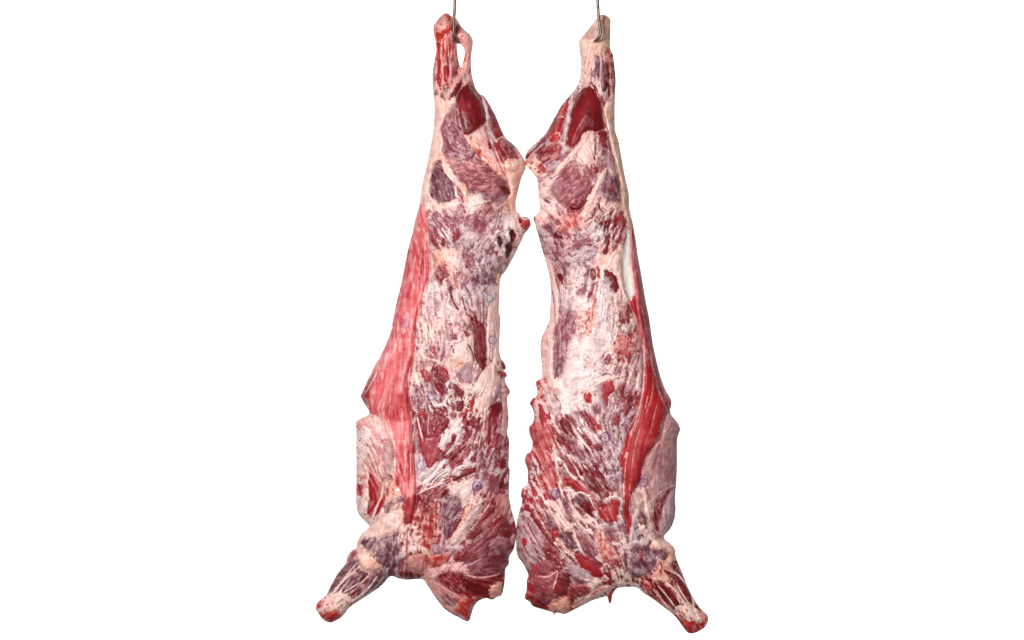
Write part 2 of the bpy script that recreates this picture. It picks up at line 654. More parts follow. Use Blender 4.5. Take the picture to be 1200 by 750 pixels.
# ------------------------------------------------------------------ meat material
m_meat, nd, lk, bs = new_mat('beef_tissue')
at = nd.new('ShaderNodeAttribute')
at.attribute_name = 'tissue'
aw = nd.new('ShaderNodeAttribute')
aw.attribute_name = 'wet'
tc = nd.new('ShaderNodeTexCoord')
n1 = nd.new('ShaderNodeTexNoise')
n1.inputs['Scale'].default_value = 260
n1.inputs['Detail'].default_value = 4
n1.inputs['Roughness'].default_value = 0.65
lk.new(tc.outputs['Object'], n1.inputs['Vector'])
mr = nd.new('ShaderNodeMapRange')
mr.inputs['From Min'].default_value = 0.3
mr.inputs['From Max'].default_value = 0.7
mr.inputs['To Min'].default_value = 0.72
mr.inputs['To Max'].default_value = 1.18
lk.new(n1.outputs['Fac'], mr.inputs['Value'])
mx = nd.new('ShaderNodeMix')
mx.data_type = 'RGBA'
mx.blend_type = 'MULTIPLY'
mx.inputs[0].default_value = 1.0
lk.new(at.outputs['Color'], mx.inputs[6])
lk.new(mr.outputs[0], mx.inputs[7])
lk.new(mx.outputs[2], bs.inputs['Base Color'])
n2 = nd.new('ShaderNodeTexNoise')
n2.inputs['Scale'].default_value = 90
n2.inputs['Detail'].default_value = 5
lk.new(tc.outputs['Object'], n2.inputs['Vector'])
ad = nd.new('ShaderNodeMath')
ad.operation = 'MULTIPLY_ADD'
ad.inputs[1].default_value = 0.30
lk.new(n2.outputs['Fac'], ad.inputs[0])
sb = nd.new('ShaderNodeMath')
sb.operation = 'SUBTRACT'
sb.inputs[1].default_value = 0.15
lk.new(aw.outputs['Fac'], sb.inputs[0])
lk.new(sb.outputs[0], ad.inputs[2])
lk.new(ad.outputs[0], bs.inputs['Roughness'])
bp = nd.new('ShaderNodeBump')
bp.inputs['Strength'].default_value = 0.25
bp.inputs['Distance'].default_value = 0.002
lk.new(n1.outputs['Fac'], bp.inputs['Height'])
lk.new(bp.outputs[0], bs.inputs['Normal'])
bs.inputs['Specular IOR Level'].default_value = 0.26
bs.inputs['Coat Weight'].default_value = 0.08
bs.inputs['Coat Roughness'].default_value = 0.16
bp2 = nd.new('ShaderNodeBump')
bp2.inputs['Strength'].default_value = 0.6
bp2.inputs['Distance'].default_value = 0.004
lk.new(n2.outputs['Fac'], bp2.inputs['Height'])
lk.new(bp2.outputs[0], bs.inputs['Coat Normal'])


# ------------------------------------------------------------------ left side of beef
OUT_L = pts('x', """523.6,15.2 530,19.5 535.6,23 540.4,31 550,40 554,46.4 554,53 552.4,64 552,75 553,88 557,102.4 562,110
 566.8,112.4 572.4,120.4 580.4,134.8 588.4,154 593.2,162 599.6,167.6 606,174 612.8,184.4 616.2,191.5 615.4,199 611,209
 606.8,225 604.4,238 605.2,248 608.4,249.5 610.5,254 618.8,254.8 621.2,258.8 622,263.6 618.8,269.2 614.8,274 612.4,279.6
 607.6,289.2 599.5,305.5 591.2,319.6 588,322.8 585.6,331.6 585,354 584.8,366.8 586.4,373 585.6,392 585,408 586,416
 587.4,420.4 592,426.8 592.8,432.2 590.2,434 593,436.4 594.2,441 592,443.5 593.6,450.8 597.6,458 596.8,462 594.4,466
 595.2,479.6 596,492.4 594.4,507.6 596.8,515.6 596.8,526.8 596,546 597.6,550.8 596.8,566.8 596.8,582.8 599.2,595.6
 602,606 604.6,616 604.8,628 602.4,643 597,652 596.4,661 592.5,666.8 591.5,681.7 588.3,696.7 581.9,699.9 576.5,703
 570,701 561.6,704 556.3,709.5 553,718 550.5,726.5 546.7,728.2 539.2,724.4 528.5,719 519,711.6 509.3,698.8 500.8,686
 496.5,679.6 490,678.5 477.3,679.6 466.7,677.9 460.3,675.5 455.5,677 447.5,686 432.5,696.7 417.6,706.3 409,712.7
 400.5,723.3 392,728.2 385.6,729.7 378,725.5 371.7,717 369.8,710.5 373.9,704 382.4,696.7 387.7,686 396.3,671 405,660.4
 406.9,651.9 412.3,645 417.6,642 418.7,634.8 424,625.2 432.6,617.5 430.4,613.5 424,607 419,600 417.5,590 417.3,579.6
 417.6,549.2 417.3,525 417.6,507.6 417,496 420,491.6 431,486.5 432.4,482 428,474.8 422.8,465.2 423.4,459.6 431.2,444.4
 440,426.8 446.4,414.8 456,393.2 460,378 464.8,354 471,328.4 477.6,294.8 482.8,274.8 487.6,254 491.6,239.6 494,222
 498,202 502,186 506.8,158.8 509,138 509,122 507.4,104.4 506.8,86.4 509.6,68.8 511.2,54.4 508.4,40 508,30.4 512.4,24 518,17.6""")
HOLE_L = pts('x', '535.4,49.5 538.2,50.5 542,59 541.8,68 539.8,78 538,74 536,63')
L = Side(OUT_L, [HOLE_L], 3)
L.base([
    (518, 26, 'rose', 'flesh', .9), (518, 50, 'rose', 'blood', .55), (515, 80, 'rose', 'blood', .45), (530, 75, 'rose', 'flesh', .5),
    (548, 60, 'rose', 'flesh', .95), (545, 85, 'rose', 'flesh', .9), (512, 125, 'peach', 'mauve', .95), (508, 170, 'peach', 'rose', .98), (500, 215, 'cream', 'peach', .98),
    (540, 130, 'grey', 'flesh', .5), (575, 150, 'grey', 'flesh', .7), (600, 190, 'peach', 'flesh', .8), (600, 225, 'peach', 'flesh', .97), (535, 215, 'grey', 'mauve', .45),
    (555, 245, 'grey', 'mauve', .62), (510, 248, 'cream', 'mauve', .78), (515, 275, 'grey', 'mauve', .5), (540, 285, 'grey', 'purple', .8), (575, 265, 'grey', 'mauve', .68), (590, 280, 'white', 'purple', .85),
    (605, 275, 'cream', 'rose', .95), (520, 305, 'peach', 'flesh', .88), (545, 310, 'grey', 'mauve', .78), (575, 305, 'grey', 'purple', .72), (565, 330, 'grey', 'purple', .7), (580, 345, 'cream', 'lilac', .85),
    (510, 345, 'cream', 'lilac', .6), (520, 370, 'cream', 'lilac', .6), (500, 390, 'cream', 'mauve', .74), (515, 410, 'grey', 'mauve', .62), (535, 360, 'cream', 'lilac', .7), (540, 405, 'cream', 'lilac', .78), (535, 425, 'peach', 'lilac', .8),
    (560, 350, 'grey', 'lilac', .5), (565, 385, 'grey', 'mauve', .55), (580, 385, 'cream', 'lilac', .85), (580, 420, 'cream', 'mauve', .75), (505, 425, 'cream', 'flesh', .7),
    (490, 430, 'cream', 'mauve', .75), (545, 440, 'cream', 'purple', .68), (570, 440, 'cream', 'purple', .8), (588, 445, 'grey', 'flesh', .8), (500, 460, 'white', 'mauve', .38), (490, 480, 'grey', 'flesh', .4), (530, 470, 'white', 'flesh', .48), (560, 470, 'cream', 'flesh', .85),
    (520, 500, 'white', 'flesh', .45), (550, 500, 'white', 'flesh', .5), (575, 500, 'lilac', 'flesh', .45), (590, 500, 'grey', 'flesh', .55), (500, 530, 'white', 'flesh', .35), (540, 535, 'white', 'flesh', .4), (580, 530, 'lilac', 'flesh', .5), (560, 555, 'grey', 'mauve', .6),
    (488, 545, 'grey', 'mauve', .9), (510, 560, 'white', 'flesh', .55), (590, 560, 'grey', 'flesh', .62), (500, 590, 'rose', 'flesh', .5), (530, 585, 'grey', 'purple', .5), (545, 590, 'cream', 'mauve', .8), (575, 595, 'rose', 'flesh', .45), (597, 600, 'grey', 'flesh', .6),
    (430, 505, 'cream', 'rose', .75), (425, 540, 'white', 'rose', .75), (440, 540, 'cream', 'flesh', .6), (455, 530, 'beige', 'mauve', .7), (425, 590, 'white', 'rose', .85), (460, 580, 'peach', 'mauve', .85), (440, 460, 'sheet', 'white', .75),
    (425, 625, 'peach', 'rose', .95), (450, 615, 'cream', 'rose', .85), (460, 635, 'cream', 'purple', .6), (430, 650, 'peach', 'mauve', .8), (450, 665, 'grey', 'purple', .5), (480, 640, 'cream', 'flesh', .8), (490, 665, 'rose', 'mauve', .6),
    (510, 620, 'rose', 'flesh', .55), (505, 650, 'peach', 'blood', .62), (530, 640, 'grey', 'mauve', .75), (560, 625, 'grey', 'flesh', .35), (585, 630, 'grey', 'flesh', .35), (565, 660, 'mauve', 'flesh', .35), (590, 650, 'mauve', 'flesh', .35),
    (530, 675, 'rose', 'flesh', .5), (565, 690, 'rose', 'deep', .3), (520, 700, 'rose', 'flesh', .45), (545, 715, 'rose', 'blood', .35),
    (395, 690, 'cream', 'purple', .5), (380, 710, 'cream', 'blood', .8), (395, 718, 'peach', 'blood', .55), (430, 680, 'rose', 'purple', .5),
], [(520, 40, 85), (520, 90, 88), (550, 60, 95), (508, 160, 98), (545, 130, 75), (585, 150, 62), (590, 185, 70), (530, 190, 20), (550, 215, 25), (575, 215, 160),
    (520, 225, 85), (520, 270, 60), (560, 270, 130), (600, 280, 110), (545, 320, 70), (510, 370, 78), (550, 370, 72), (575, 370, 88), (565, 400, 88), (540, 420, 120), (575, 440, 100),
    (480, 350, 100), (470, 450, 98), (475, 530, 85), (510, 470, 60), (510, 520, 105), (545, 520, 125), (570, 500, 100), (585, 530, 108), (530, 560, 150), (590, 590, 110),
    (430, 530, 55), (440, 560, 65), (440, 620, 130), (470, 610, 120), (510, 610, 95), (540, 600, 125), (575, 610, 130), (460, 650, 95), (490, 655, 90), (560, 650, 150), (580, 680, 15), (530, 700, 45),
    (400, 690, 128), (430, 670, 130)],
   [(512, 375, 30), (575, 390, 22), (575, 500, 20), (505, 290, 20), (430, 535, 20), (455, 620, 22), (585, 620, 22), (508, 200, 18), (520, 70, 30)])

# shank and tendon
L.poly('A', '240,250 245,180 335,95 375,130 385,200 330,240 270,270', 'rose', lift=1.5, alpha=.7)
for p in ('258,236 285,250 280,300 258,280', '300,230 345,190 362,150 378,215 335,260 305,300 285,290', '270,320 300,330 305,440 275,440', '318,100 350,110 366,140 345,150', '330,300 350,310 346,350 330,340'):
    L.poly('A', p, 'blood', lift=-.4, wet=.3, rag=1.2)
for p in ('265,470 290,460 300,520 292,590 265,600', '310,490 345,480 350,560 330,605 300,570', '255,560 285,590 300,650 280,650'):
    L.poly('A', p, 'red', lift=1.2, rag=1)
L.poly('A', '330,420 352,390 352,460 335,480', 'purple')
L.poly('A', '370,430 400,440 402,540 378,600 360,520', 'mauve', film=.3, filmcol='rose')
L.poly('A', '230,480 255,450 258,600 236,620', 'mauve', film=.4)
for p, w in (('300,290 292,380 298,470 306,560 300,640', 13), ('345,290 352,400 362,520 355,620', 14), ('262,340 260,440 262,540', 8)):
    L.line('A', p, w, w, 'rose')
L.poly('A', '398,250 440,205 522,285 522,330 510,420 505,540 462,560 450,540 445,450 455,400 430,320 400,290', 'rose', alpha=.8, lift=1.5, film=.3, filmcol='cream')
L.poly('A', '396,180 432,180 440,215 420,250 400,248', 'flesh', rag=1.5, film=.3, filmcol='rose')
L.poly('A', '452,412 484,402 476,440 452,460', 'blood', alpha=.7, lift=0)
L.spots('A', '400,190 520,280 510,500 450,540 450,400', 'blood', 26, .3, 1.0, seed=1)
L.spots('A', '240,250 330,100 390,220 400,430 250,430', 'blood', 34, .4, 1.3, 2.2, seed=2)
L.poly('A', '350,730 420,600 452,562 452,610 392,720 368,760', 'deep', part='muscle')
L.poly('A', '445,548 470,540 474,600 452,606', 'grey', lift=0)
for p in ('303,622 345,612 350,660 322,682', '243,660 270,660 272,715 248,715', '285,690 320,690 322,760 295,770'):
    L.poly('A', p, 'purple', film=.3, alpha=.8)
for p in ('235,645 300,640 360,625', '300,640 330,720', '270,620 275,720 262,790'):
    L.line('A', p, 9, 7, 'rose')
# round
L.poly('C', '245,150 330,180 400,145 345,250 292,370 308,480 282,560 232,640 225,760 160,760 232,430', 'cream', film=.35, filmcol='peach', lift=.8, rag=1.4)
L.poly('C', '428,100 480,58 530,80 582,150 612,230 620,330 572,382 512,420 462,432 420,385 398,320 398,250 408,160', 'deep', lift=4.5, rnd=9, groove=1, wet=.33, part='muscle')
L.poly('C', '345,262 400,212 420,250 432,330 452,425 400,402 352,355 300,402 288,372', 'mauve', film=.12, lift=2.2, soft=2.5, groove=.2, part='muscle')
L.poly('C', '430,200 480,170 520,260 500,330 440,330', 'flesh', film=.05, alpha=.4, edge=0, soft=4, lift=0, groove=0)
L.poly('C', '300,402 360,350 440,400 472,442 542,550 502,650 430,652 380,605 330,602 298,540 308,470', 'mauve', film=.28, lift=2.5, rnd=7, part='muscle')
L.poly('C', '500,600 545,545 530,600 505,640', 'deep', alpha=.8)
L.poly('C', '380,640 520,600 575,590 640,650 740,740 760,800 600,830 440,790 390,720', 'mauve', film=.5, filmcol='rose', lift=1, groove=0)
for p in ('400,470 450,520 520,530', '380,560 440,570 500,560', '400,640 460,620 530,640', '420,690 480,700 540,690', '330,380 370,345 410,380'):
    L.line('C', p, 10, 6, 'grey', rag=1.5, alpha=.8)
L.poly('C', '615,160 650,200 700,300 742,400 732,440 690,452 668,400 640,290 620,220', 'flesh', lift=2, part='muscle')
L.poly('C', '700,345 740,400 730,440 692,440', 'red', alpha=.7, lift=0)
L.poly('C', '690,478 742,452 800,484 850,560 870,640 842,695 780,692 738,640 700,560', 'flesh', film=.22, filmcol='rose', lift=3, rnd=6, part='muscle')
L.line('C', '598,140 625,250 645,350 672,430 705,472', 20, 22, 'grey', lift=1)
L.line('C', '690,470 745,440 800,480', 14, 8, 'rose')
L.poly('C', '520,430 602,362 640,420 660,480 702,560 742,660 682,650 602,550 540,490', 'rose', film=.55, filmcol='grey', lift=.5)
L.poly('C', '632,488 652,480 662,525 645,530', 'deep', lift=-.4)
L.line('C', '625,395 632,440 650,480 720,640', 10, 8, 'flesh', alpha=.7, lift=0)
L.line('C', '470,436 540,500 622,592 702,685 770,755', 44, 46, 'peach', film=.3, filmcol='cream', lift=1.6, rag=1.2)
L.poly('C', '548,535 580,530 588,572 566,585', 'blood', lift=-.3, soft=1.5)
L.line('C', '510,480 560,540 640,610', 9, 5, 'blood', alpha=.5, lift=0, rag=2)
L.line('C', '722,650 760,720', 9, 6, 'blood', lift=-.3)
L.spots('C', '470,440 560,480 760,740 700,720 540,560', 'blood', 40, .3, .9, seed=3)
L.line('C', '790,470 850,520 905,600 915,660', 16, 16, 'flesh', film=.4, lift=.4)
L.spots('C', '840,640 910,600 900,740 860,760', 'blood', 14, .4, 1.6, seed=4)
# rump, hip
L.poly('E', '235,30 290,-20 330,60 372,95 387,200 402,262 320,302 280,292 214,250 214,160', 'purple', film=.06, lift=2.5, rnd=6, part='muscle')
L.poly('E', '420,110 450,62 560,40 640,20 722,90 782,160 802,222 772,272 722,312 680,292 600,232 520,212 470,202 430,160', 'mauve', film=.13, filmcol='rose', lift=3, rnd=8, part='muscle', rag=1.6)
L.poly('E', '600,230 680,240 760,250 740,300 700,310 660,280', 'purple', film=.3, alpha=.8, lift=0, groove=0)
L.poly('E', '718,182 760,170 802,215 792,246 758,222', 'deep', lift=-.6)
L.line('E', '310,-10 352,80 412,150 466,220 482,330', 52, 26, 'cream', lift=2)
L.line('E', '450,150 480,220 470,300', 16, 10, 'peach', lift=.5)
L.line('E', '400,180 405,240 440,262', 14, 10, 'white', lift=.8)
L.poly('E', '760,-5 905,-5 872,130 846,220 836,330 850,380 800,340 786,260 802,205', 'peach', film=.5, filmcol='cream', lift=1)
L.poly('E', '470,252 560,242 622,300 560,360 490,370 458,300', 'cream', film=.1, lift=1.2, rag=2)
L.poly('E', '476,300 500,300 515,350 490,368 470,340', 'white', lift=1, wet=.3)
L.poly('E', '215,290 330,300 400,270 432,310 400,340 300,350 222,330', 'cream', rag=2, lift=1)
L.poly('E', '500,420 560,390 612,400 622,480 582,522 512,512 480,462', 'mauve', rag=2.2, lift=.8, part='muscle')
L.poly('E', '530,430 600,410 610,470 560,490', 'flesh', rag=2, alpha=.6, lift=0, groove=0)
L.poly('E', '600,310 650,300 680,350 640,380 600,350', 'flesh', rag=2, alpha=.7, film=.3)
L.poly('E', '240,372 310,360 372,390 430,420 442,520 412,572 380,572 350,512 282,482 240,442 212,432', 'mauve', rag=2.2, film=.22, filmcol='white', lift=1, part='muscle')
L.poly('E', '200,480 250,530 292,640 260,622 215,560', 'flesh', rag=1.6)
L.poly('E', '300,560 332,570 322,622 296,600', 'deep', rag=1.4)
L.poly('E', '372,520 425,505 430,560 390,575', 'flesh', rag=2)
for p in ('300,480 350,560', '330,470 380,540', '290,520 320,560', '350,480 360,520'):
    L.line('E', p, 11, 6, 'white')
L.poly('E', '790,488 830,500 842,550 820,622 790,692 763,702 768,600 800,570', 'dark', lift=-3, groove=0, wet=.3, part='opening')
L.poly('E', '704,550 730,545 746,590 730,626 710,590', 'dark', lift=-2.5, groove=0, wet=.3, part='opening')
L.poly('E', '750,530 762,535 765,570 752,560', 'purple', lift=-.5)
for p in ('720,330 700,400 690,470', '740,360 720,440 700,500', '640,470 660,500 690,470'):
    L.line('E', p, 12, 8, 'purple', film=.3, rag=2.4, alpha=.75)
L.poly('E', '770,400 830,390 850,470 800,480 770,520 750,470', 'white', alpha=.7, rag=2, lift=1)
L.poly('E', '490,580 540,590 530,630 500,615', 'purple', rag=3, alpha=.8)
L.line('E', '440,580 470,640 490,710', 7, 5, 'flesh', alpha=.6)
# tail stub
L.poly('E', '862,398 938,406 952,460 922,502 880,462', 'red', lift=2, rag=1.4, film=.15, filmcol='rose')
L.poly('E', '890,430 930,425 925,470 895,470', 'blood', lift=.5)
L.line('E', '868,400 905,418 940,412', 12, 10, 'grey', lift=1)
L.line('E', '880,470 910,490 940,470', 10, 8, 'mauve', lift=.8)
L.poly('E', '862,410 885,430 880,450 866,440', 'deep', lift=-1)
L.spots('E', '840,490 900,500 860,600 800,700 790,720', 'blood', 22, .4, 1.2, seed=5)
# loin
L.poly('G', '250,0 300,0 280,200 262,250', 'lilac', film=.4, alpha=.8)
L.poly('G', '315,170 352,125 382,140 412,220 386,226 356,270 320,222', 'flesh', rag=2, lift=-.3, part='muscle')
L.poly('G', '380,20 480,20 480,110 450,200 470,270 430,260 400,150', 'cream', film=.25, filmcol='peach', alpha=.7, rag=2, lift=.6)
L.line('G', '440,180 462,260 480,300', 14, 8, 'blood', rag=2.5, alpha=.7)
L.poly('G', '410,300 442,278 442,360 470,420 492,452 468,452 430,382', 'deep', lift=-1)
L.poly('G', '445,310 490,330 502,422 472,422 446,370', 'cream', lift=2.5, film=.0, rag=.2, groove=.8)
L.poly('G', '500,330 542,300 572,360 545,400 550,482 520,452', 'grey', film=.0, rag=1.5, lift=1.2)
for p, w in (('508,360 528,440 548,490', 14), ('535,290 570,350 590,440', 10), ('548,490 580,510 612,540', 14), ('560,450 600,490 620,530', 6), ('540,390 560,430', 8), ('610,230 640,300', 9)):
    L.line('G', p, w, w * .6, 'deep', rag=1.4, lift=-.8)
L.line('G', '540,495 575,505', 9, 6, 'blood')
L.poly('G', '578,520 622,518 642,622 655,760 610,760 596,640', 'deep', rag=2, lift=-.4)
for p, w in (('620,330 632,460 645,560', 18), ('668,380 660,520 668,640 672,760', 16), ('690,440 684,560 690,700', 8), ('640,420 650,520', 9)):
    L.line('G', p, w, w, 'mauve', film=.35, rag=1.5)
for p in ('620,180 625,240 640,300', '660,200 672,270', '715,190 705,250', '745,160 752,200', '690,300 668,300', '560,120 545,150'):
    L.line('G', p, 18, 10, 'purple', film=.25, rag=2.4)
L.spots('G', '540,80 760,130 740,330 600,320', 'deep', 40, .3, 1.2, 1.8, seed=6)
L.spots('G', '420,60 620,90 600,210 460,280', 'blood', 26, .3, 1.0, seed=7)
L.poly('G', '705,430 792,430 786,760 696,760', 'cream', film=.3, filmcol='lilac', lift=1, rag=1)
L.poly('G', '765,200 790,220 782,420 770,420', 'peach', lift=.6)
L.poly('G', '425,638 472,640 466,682 436,665', 'flesh', rag=1.6, lift=-.4)
L.poly('G', '525,600 572,642 550,652 528,626', 'deep', lift=-.6)
L.line('G', '520,560 545,590 535,625', 8, 8, 'purple', rag=2)
L.line('G', '470,590 480,640', 10, 6, 'lilac', rag=2)
for p in ('300,480 330,600 350,740', '340,430 370,560 400,700', '380,380 420,520 450,600', '250,560 270,680 300,780', '410,470 450,560', '220,450 225,600 235,760'):
    L.line('G', p, 12, 8, 'cream', rag=2, lift=.7, alpha=.8)
for p in ('285,290 270,350 260,400', '310,420 330,520', '260,480 290,600', '370,600 390,680', '350,300 360,380'):
    L.line('G', p, 12, 8, 'purple', film=.5, rag=2.6, alpha=.6)
L.poly('J', '340,-110 372,-105 410,-60 432,0 437,180 442,260 412,282 380,240 342,150', 'deep', film=.12, filmcol='mauve', rag=1.3, lift=1.5, part='muscle')
L.poly('J', '375,-60 420,-40 432,60 432,170 400,220', 'flesh', alpha=.5, soft=3, lift=0, groove=0)
for p, w in (('455,0 462,100 455,220', 12), ('500,0 495,120', 10), ('478,80 480,200', 8)):
    L.line('J', p, w, w, 'lilac', rag=1.5)
L.line('J', '520,0 520,120 500,230 490,300', 30, 34, 'cream', lift=1.2, rag=1.4)
# loin end fat
L.poly('J', '190,110 300,70 335,130 342,240 220,232 180,180', 'cream', film=.3, filmcol='lilac', rag=1.8, lift=1.6)
L.poly('J', '225,195 262,190 268,225 232,235', 'peach', lift=1.4, rag=.6)
L.line('J', '300,80 335,140 350,220 342,270', 9, 7, 'purple', rag=1.5, lift=-.8)
L.line('J', '180,90 200,150', 12, 8, 'purple', film=.3, rag=2)
for p in ('40,115 62,112 68,168 50,175', '175,18 215,25 212,48 188,48', '282,5 315,12 310,25 285,18'):
    L.poly('J', p, 'red' if p[0] == '4' else 'flesh', rag=1.2, lift=-.4)
L.poly('J', '0,170 40,160 75,205 20,190', 'flesh', rag=2, film=.3)
L.poly('J', '30,252 80,230 150,270 172,330 130,372 70,332 40,302', 'flesh', film=.08, rag=1.4, lift=1, part='muscle')
L.poly('J', '90,240 150,270 165,330 125,345', 'pinkred', alpha=.5, lift=0, groove=0, soft=3)
L.poly('J', '50,362 110,372 152,432 122,462 70,432', 'flesh', rag=1.5, lift=.8, part='muscle')
L.line('J', '10,190 90,215 180,250 200,290', 18, 10, 'cream', rag=1.6, lift=1.2)
L.line('J', '200,260 230,350 300,410 350,400', 16, 14, 'cream', lift=1.5)
L.line('J', '350,210 342,300 350,380', 12, 10, 'cream', lift=1.2)
L.poly('J', '212,280 330,240 340,330 290,370 240,350', 'lilac', film=.3, filmcol='purple', rag=1.4, lift=.3)
L.poly('J', '218,296 240,300 282,370 245,350', 'mauve', rag=1)
L.poly('J', '360,260 400,280 380,350 355,340', 'mauve', film=.5, rag=1.5)
L.poly('J', '205,372 268,440 242,472 212,432', 'deep', lift=-.5)
L.poly('J', '220,502 272,520 262,572 226,572', 'deep', lift=.3)
L.poly('J', '228,622 290,560 306,580 262,652', 'red', rag=1.2)
L.poly('J', '268,652 312,640 312,722 282,722', 'flesh', rag=1.4)
L.poly('J', '180,600 215,590 215,650 190,650', 'flesh', rag=1.6)
L.poly('J', '400,300 480,215 522,300 540,420 470,520 420,540 380,470 330,430 350,380', 'cream', film=.42, filmcol='lilac', rag=1.4, lift=1.5)
L.line('J', '380,480 420,410 440,340', 12, 8, 'lilac', rag=1.5)
L.poly('J', '330,560 388,470 440,530 452,572 382,602 340,592', 'cream', lift=2.5, film=.15, rag=.6)
L.poly('J', '318,502 352,482 336,582 320,572', 'red', lift=-.5)
L.poly('J', '355,565 372,562 374,580 360,585', 'blood', lift=0)
L.poly('J', '462,540 552,510 532,600 490,692 465,642', 'deep', rag=1.8, lift=.3, part='muscle')
L.poly('J', '500,400 540,380 545,430 500,500 480,490', 'lilac', film=.3, filmcol='purple', rag=1.5)
L.poly('J', '560,420 602,430 592,560 584,750 548,740 552,600', 'rose', film=.6, filmcol='grey', lift=.6)
L.line('J', '430,560 424,650 410,760', 16, 14, 'cream', lift=1.2, rag=1)
L.line('J', '440,600 425,720', 8, 8, 'blood', alpha=.8, lift=0)
for p in ('340,620 320,760', '380,610 362,720 350,780', '460,640 450,760'):
    L.line('J', p, 18, 14, 'flesh', rag=2)
L.poly('J', '540,200 560,215 578,262 555,262', 'flesh', rag=1, lift=.5)
for p in ('575,300', '592,425', '575,240'):
    a, b = map(float, p.split(','))
    L.poly('J', '%g,%g %g,%g %g,%g %g,%g' % (a - 14, b - 8, a + 14, b - 12, a + 14, b + 14, a - 10, b + 14), 'blood', alpha=.6, soft=1.5, lift=1)
# flank sheet
SHEET_L = """491,240 487,256 478,294 470,330 460,381 447,414 436,433 424,460 423,466 433,483 445,490 452,510 461,530 463,545
 461,556 464,562 468,575 476,590 473,606 475,613 482,612 487,590 488,560 485,530 483,510 483,492 479,470 479,440 484,420 485,400
 488,375 494,358 497,342 503,322 503,300 500,262 496,240"""
L.poly('x', SHEET_L, 'sheet', film=.10, filmcol='white', warp=.5, rag=.3, lift=3.0, rnd=3, groove=1.2, wet=.34)
L.poly('x', '494,240 498,262 500,300 498,318 494,330 491,300 492,262', 'pinkred', alpha=.5, rag=1.6, soft=2, lift=0, groove=0)
L.poly('G', '190,40 268,20 272,200 225,330 200,330 195,200', 'sheetr', alpha=.42, soft=3, rag=2, lift=0, groove=0)
L.poly('I', '330,430 400,380 480,420 500,560 480,640 360,640 320,560', 'sheetr', alpha=.42, soft=5, rag=2.5, lift=.5, groove=0)
L.poly('I', '470,170 528,180 520,230 480,330 470,450 440,540 440,400 465,260', 'sheetr', alpha=.55, soft=2, rag=1.6, lift=0, groove=0)
for p, w in (('40,560 30,700 -10,800', 10), ('110,480 95,560 80,620', 40), ('150,250 145,340', 14), ('140,520 130,640', 12), ('60,680 50,760', 12), ('165,60 150,160 135,260', 12), ('200,240 190,330', 10)):
    L.line('G', p, w, w * .7, 'white', alpha=.45, rag=1.6, lift=.3)
for p, w in (('220,20 200,200 190,320', 7), ('185,420 165,600 160,760', 12), ('120,10 90,180 60,330', 7)):
    L.line('G', p, w, w, 'sheetr', alpha=.8, rag=1, lift=-.8)
for p, w, t in (('545,0 530,120 525,210', 14, 'sheetr'), ('432,40 420,110', 10, 'white'), ('300,290 290,340', 20, 'white'), ('330,150 310,260 270,320', 16, 'white'), ('490,300 500,420 520,560', 16, 'cream'),
                ('300,480 270,560 290,640', 14, 'white'), ('360,460 350,600', 8, 'white'), ('440,560 450,700 450,780', 14, 'white'), ('230,390 220,480', 18, 'rose')):
    L.line('I', p, w, w * .7, t, alpha=.5, rag=1.6, lift=.5)
L.poly('I', '145,452 240,300 252,315 214,420 192,532 152,482', 'pinkred', film=.35, filmcol='beige', rag=1.5, lift=.6)
L.line('I', '270,170 210,300 160,400 148,450', 12, 9, 'red', lift=.6)
L.line('I', '262,280 240,330 180,440', 7, 5, 'white')
for p, w, t in (('320,20 350,110 385,200 392,330 390,420', 13, 'cream'), ('490,200 492,400 490,520', 14, 'sheetr'), ('520,180 535,330 540,480', 12, 'pinkred'), ('435,330 440,420', 20, 'sheetr'), ('415,440 410,500', 24, 'blood'),
                ('470,100 470,260 465,400', 9, 'white'), ('505,260 508,400', 7, 'white'), ('395,420 350,560 320,620', 20, 'peach')):
    L.line('L', p, w, w * .8, t, rag=1.4, lift=.8, alpha=.85)
L.poly('L', '445,640 500,580 552,560 552,600 520,760 440,760', 'pinkred', film=.2, filmcol='sheetd', lift=1.2, rnd=3)
for p, a in (('478,300 486,262 493,300 490,350 482,420 474,470 462,480 466,420 472,360', .22), ('446,430 470,420 480,450 482,500 484,560 470,560 462,520 448,480', .3)):
    L.poly('x', p, 'sheetr', alpha=a, soft=7, rag=2, lift=0, groove=0)
# brisket edge
L.poly('L', '105,40 200,10 320,20 385,190 300,440 230,420 160,370 110,370', 'rose', film=.5, filmcol='white', alpha=.75, lift=.5, groove=0, rag=2)
L.poly('L', '112,110 200,60 210,200 180,300 118,340', 'white', film=.25, filmcol='rose', alpha=.8, rag=2, lift=.4)
for p in ('190,180 240,290 300,470', '220,160 270,280 305,420', '170,230 220,330 270,440', '250,130 290,240 310,330', '150,300 200,360 240,410'):
    L.line('L', p, 6, 5, 'flesh', alpha=.75, rag=1.6, lift=-.5)
L.poly('L', '310,180 370,200 380,300 340,440 310,420', 'beige', film=.3, filmcol='mauve', rag=2, lift=0, alpha=.8)
L.spots('L', '110,100 210,50 220,240 120,320', 'flesh', 40, .3, .9, seed=8)
L.poly('L', '205,410 240,425 292,490 302,540 240,680 208,722 188,690 202,560 196,470', 'red', film=.06, rag=1, lift=-.6, groove=.8, part='muscle')
L.poly('L', '312,560 312,625 255,720 236,735 268,640', 'red', rag=.6, lift=-.6)
L.line('L', '306,470 296,560 262,640 228,745', 13, 12, 'cream', lift=1.6)
L.line('L', '150,375 210,390 290,480', 12, 10, 'rose', lift=1)
L.poly('L', '115,480 150,490 152,560 120,570', 'pinkred', film=.4, filmcol='rose', rag=2, lift=0)
L.poly('L', '310,640 400,580 460,560 452,610 380,640 330,700', 'mauve', film=.5, filmcol='grey', rag=1.6)
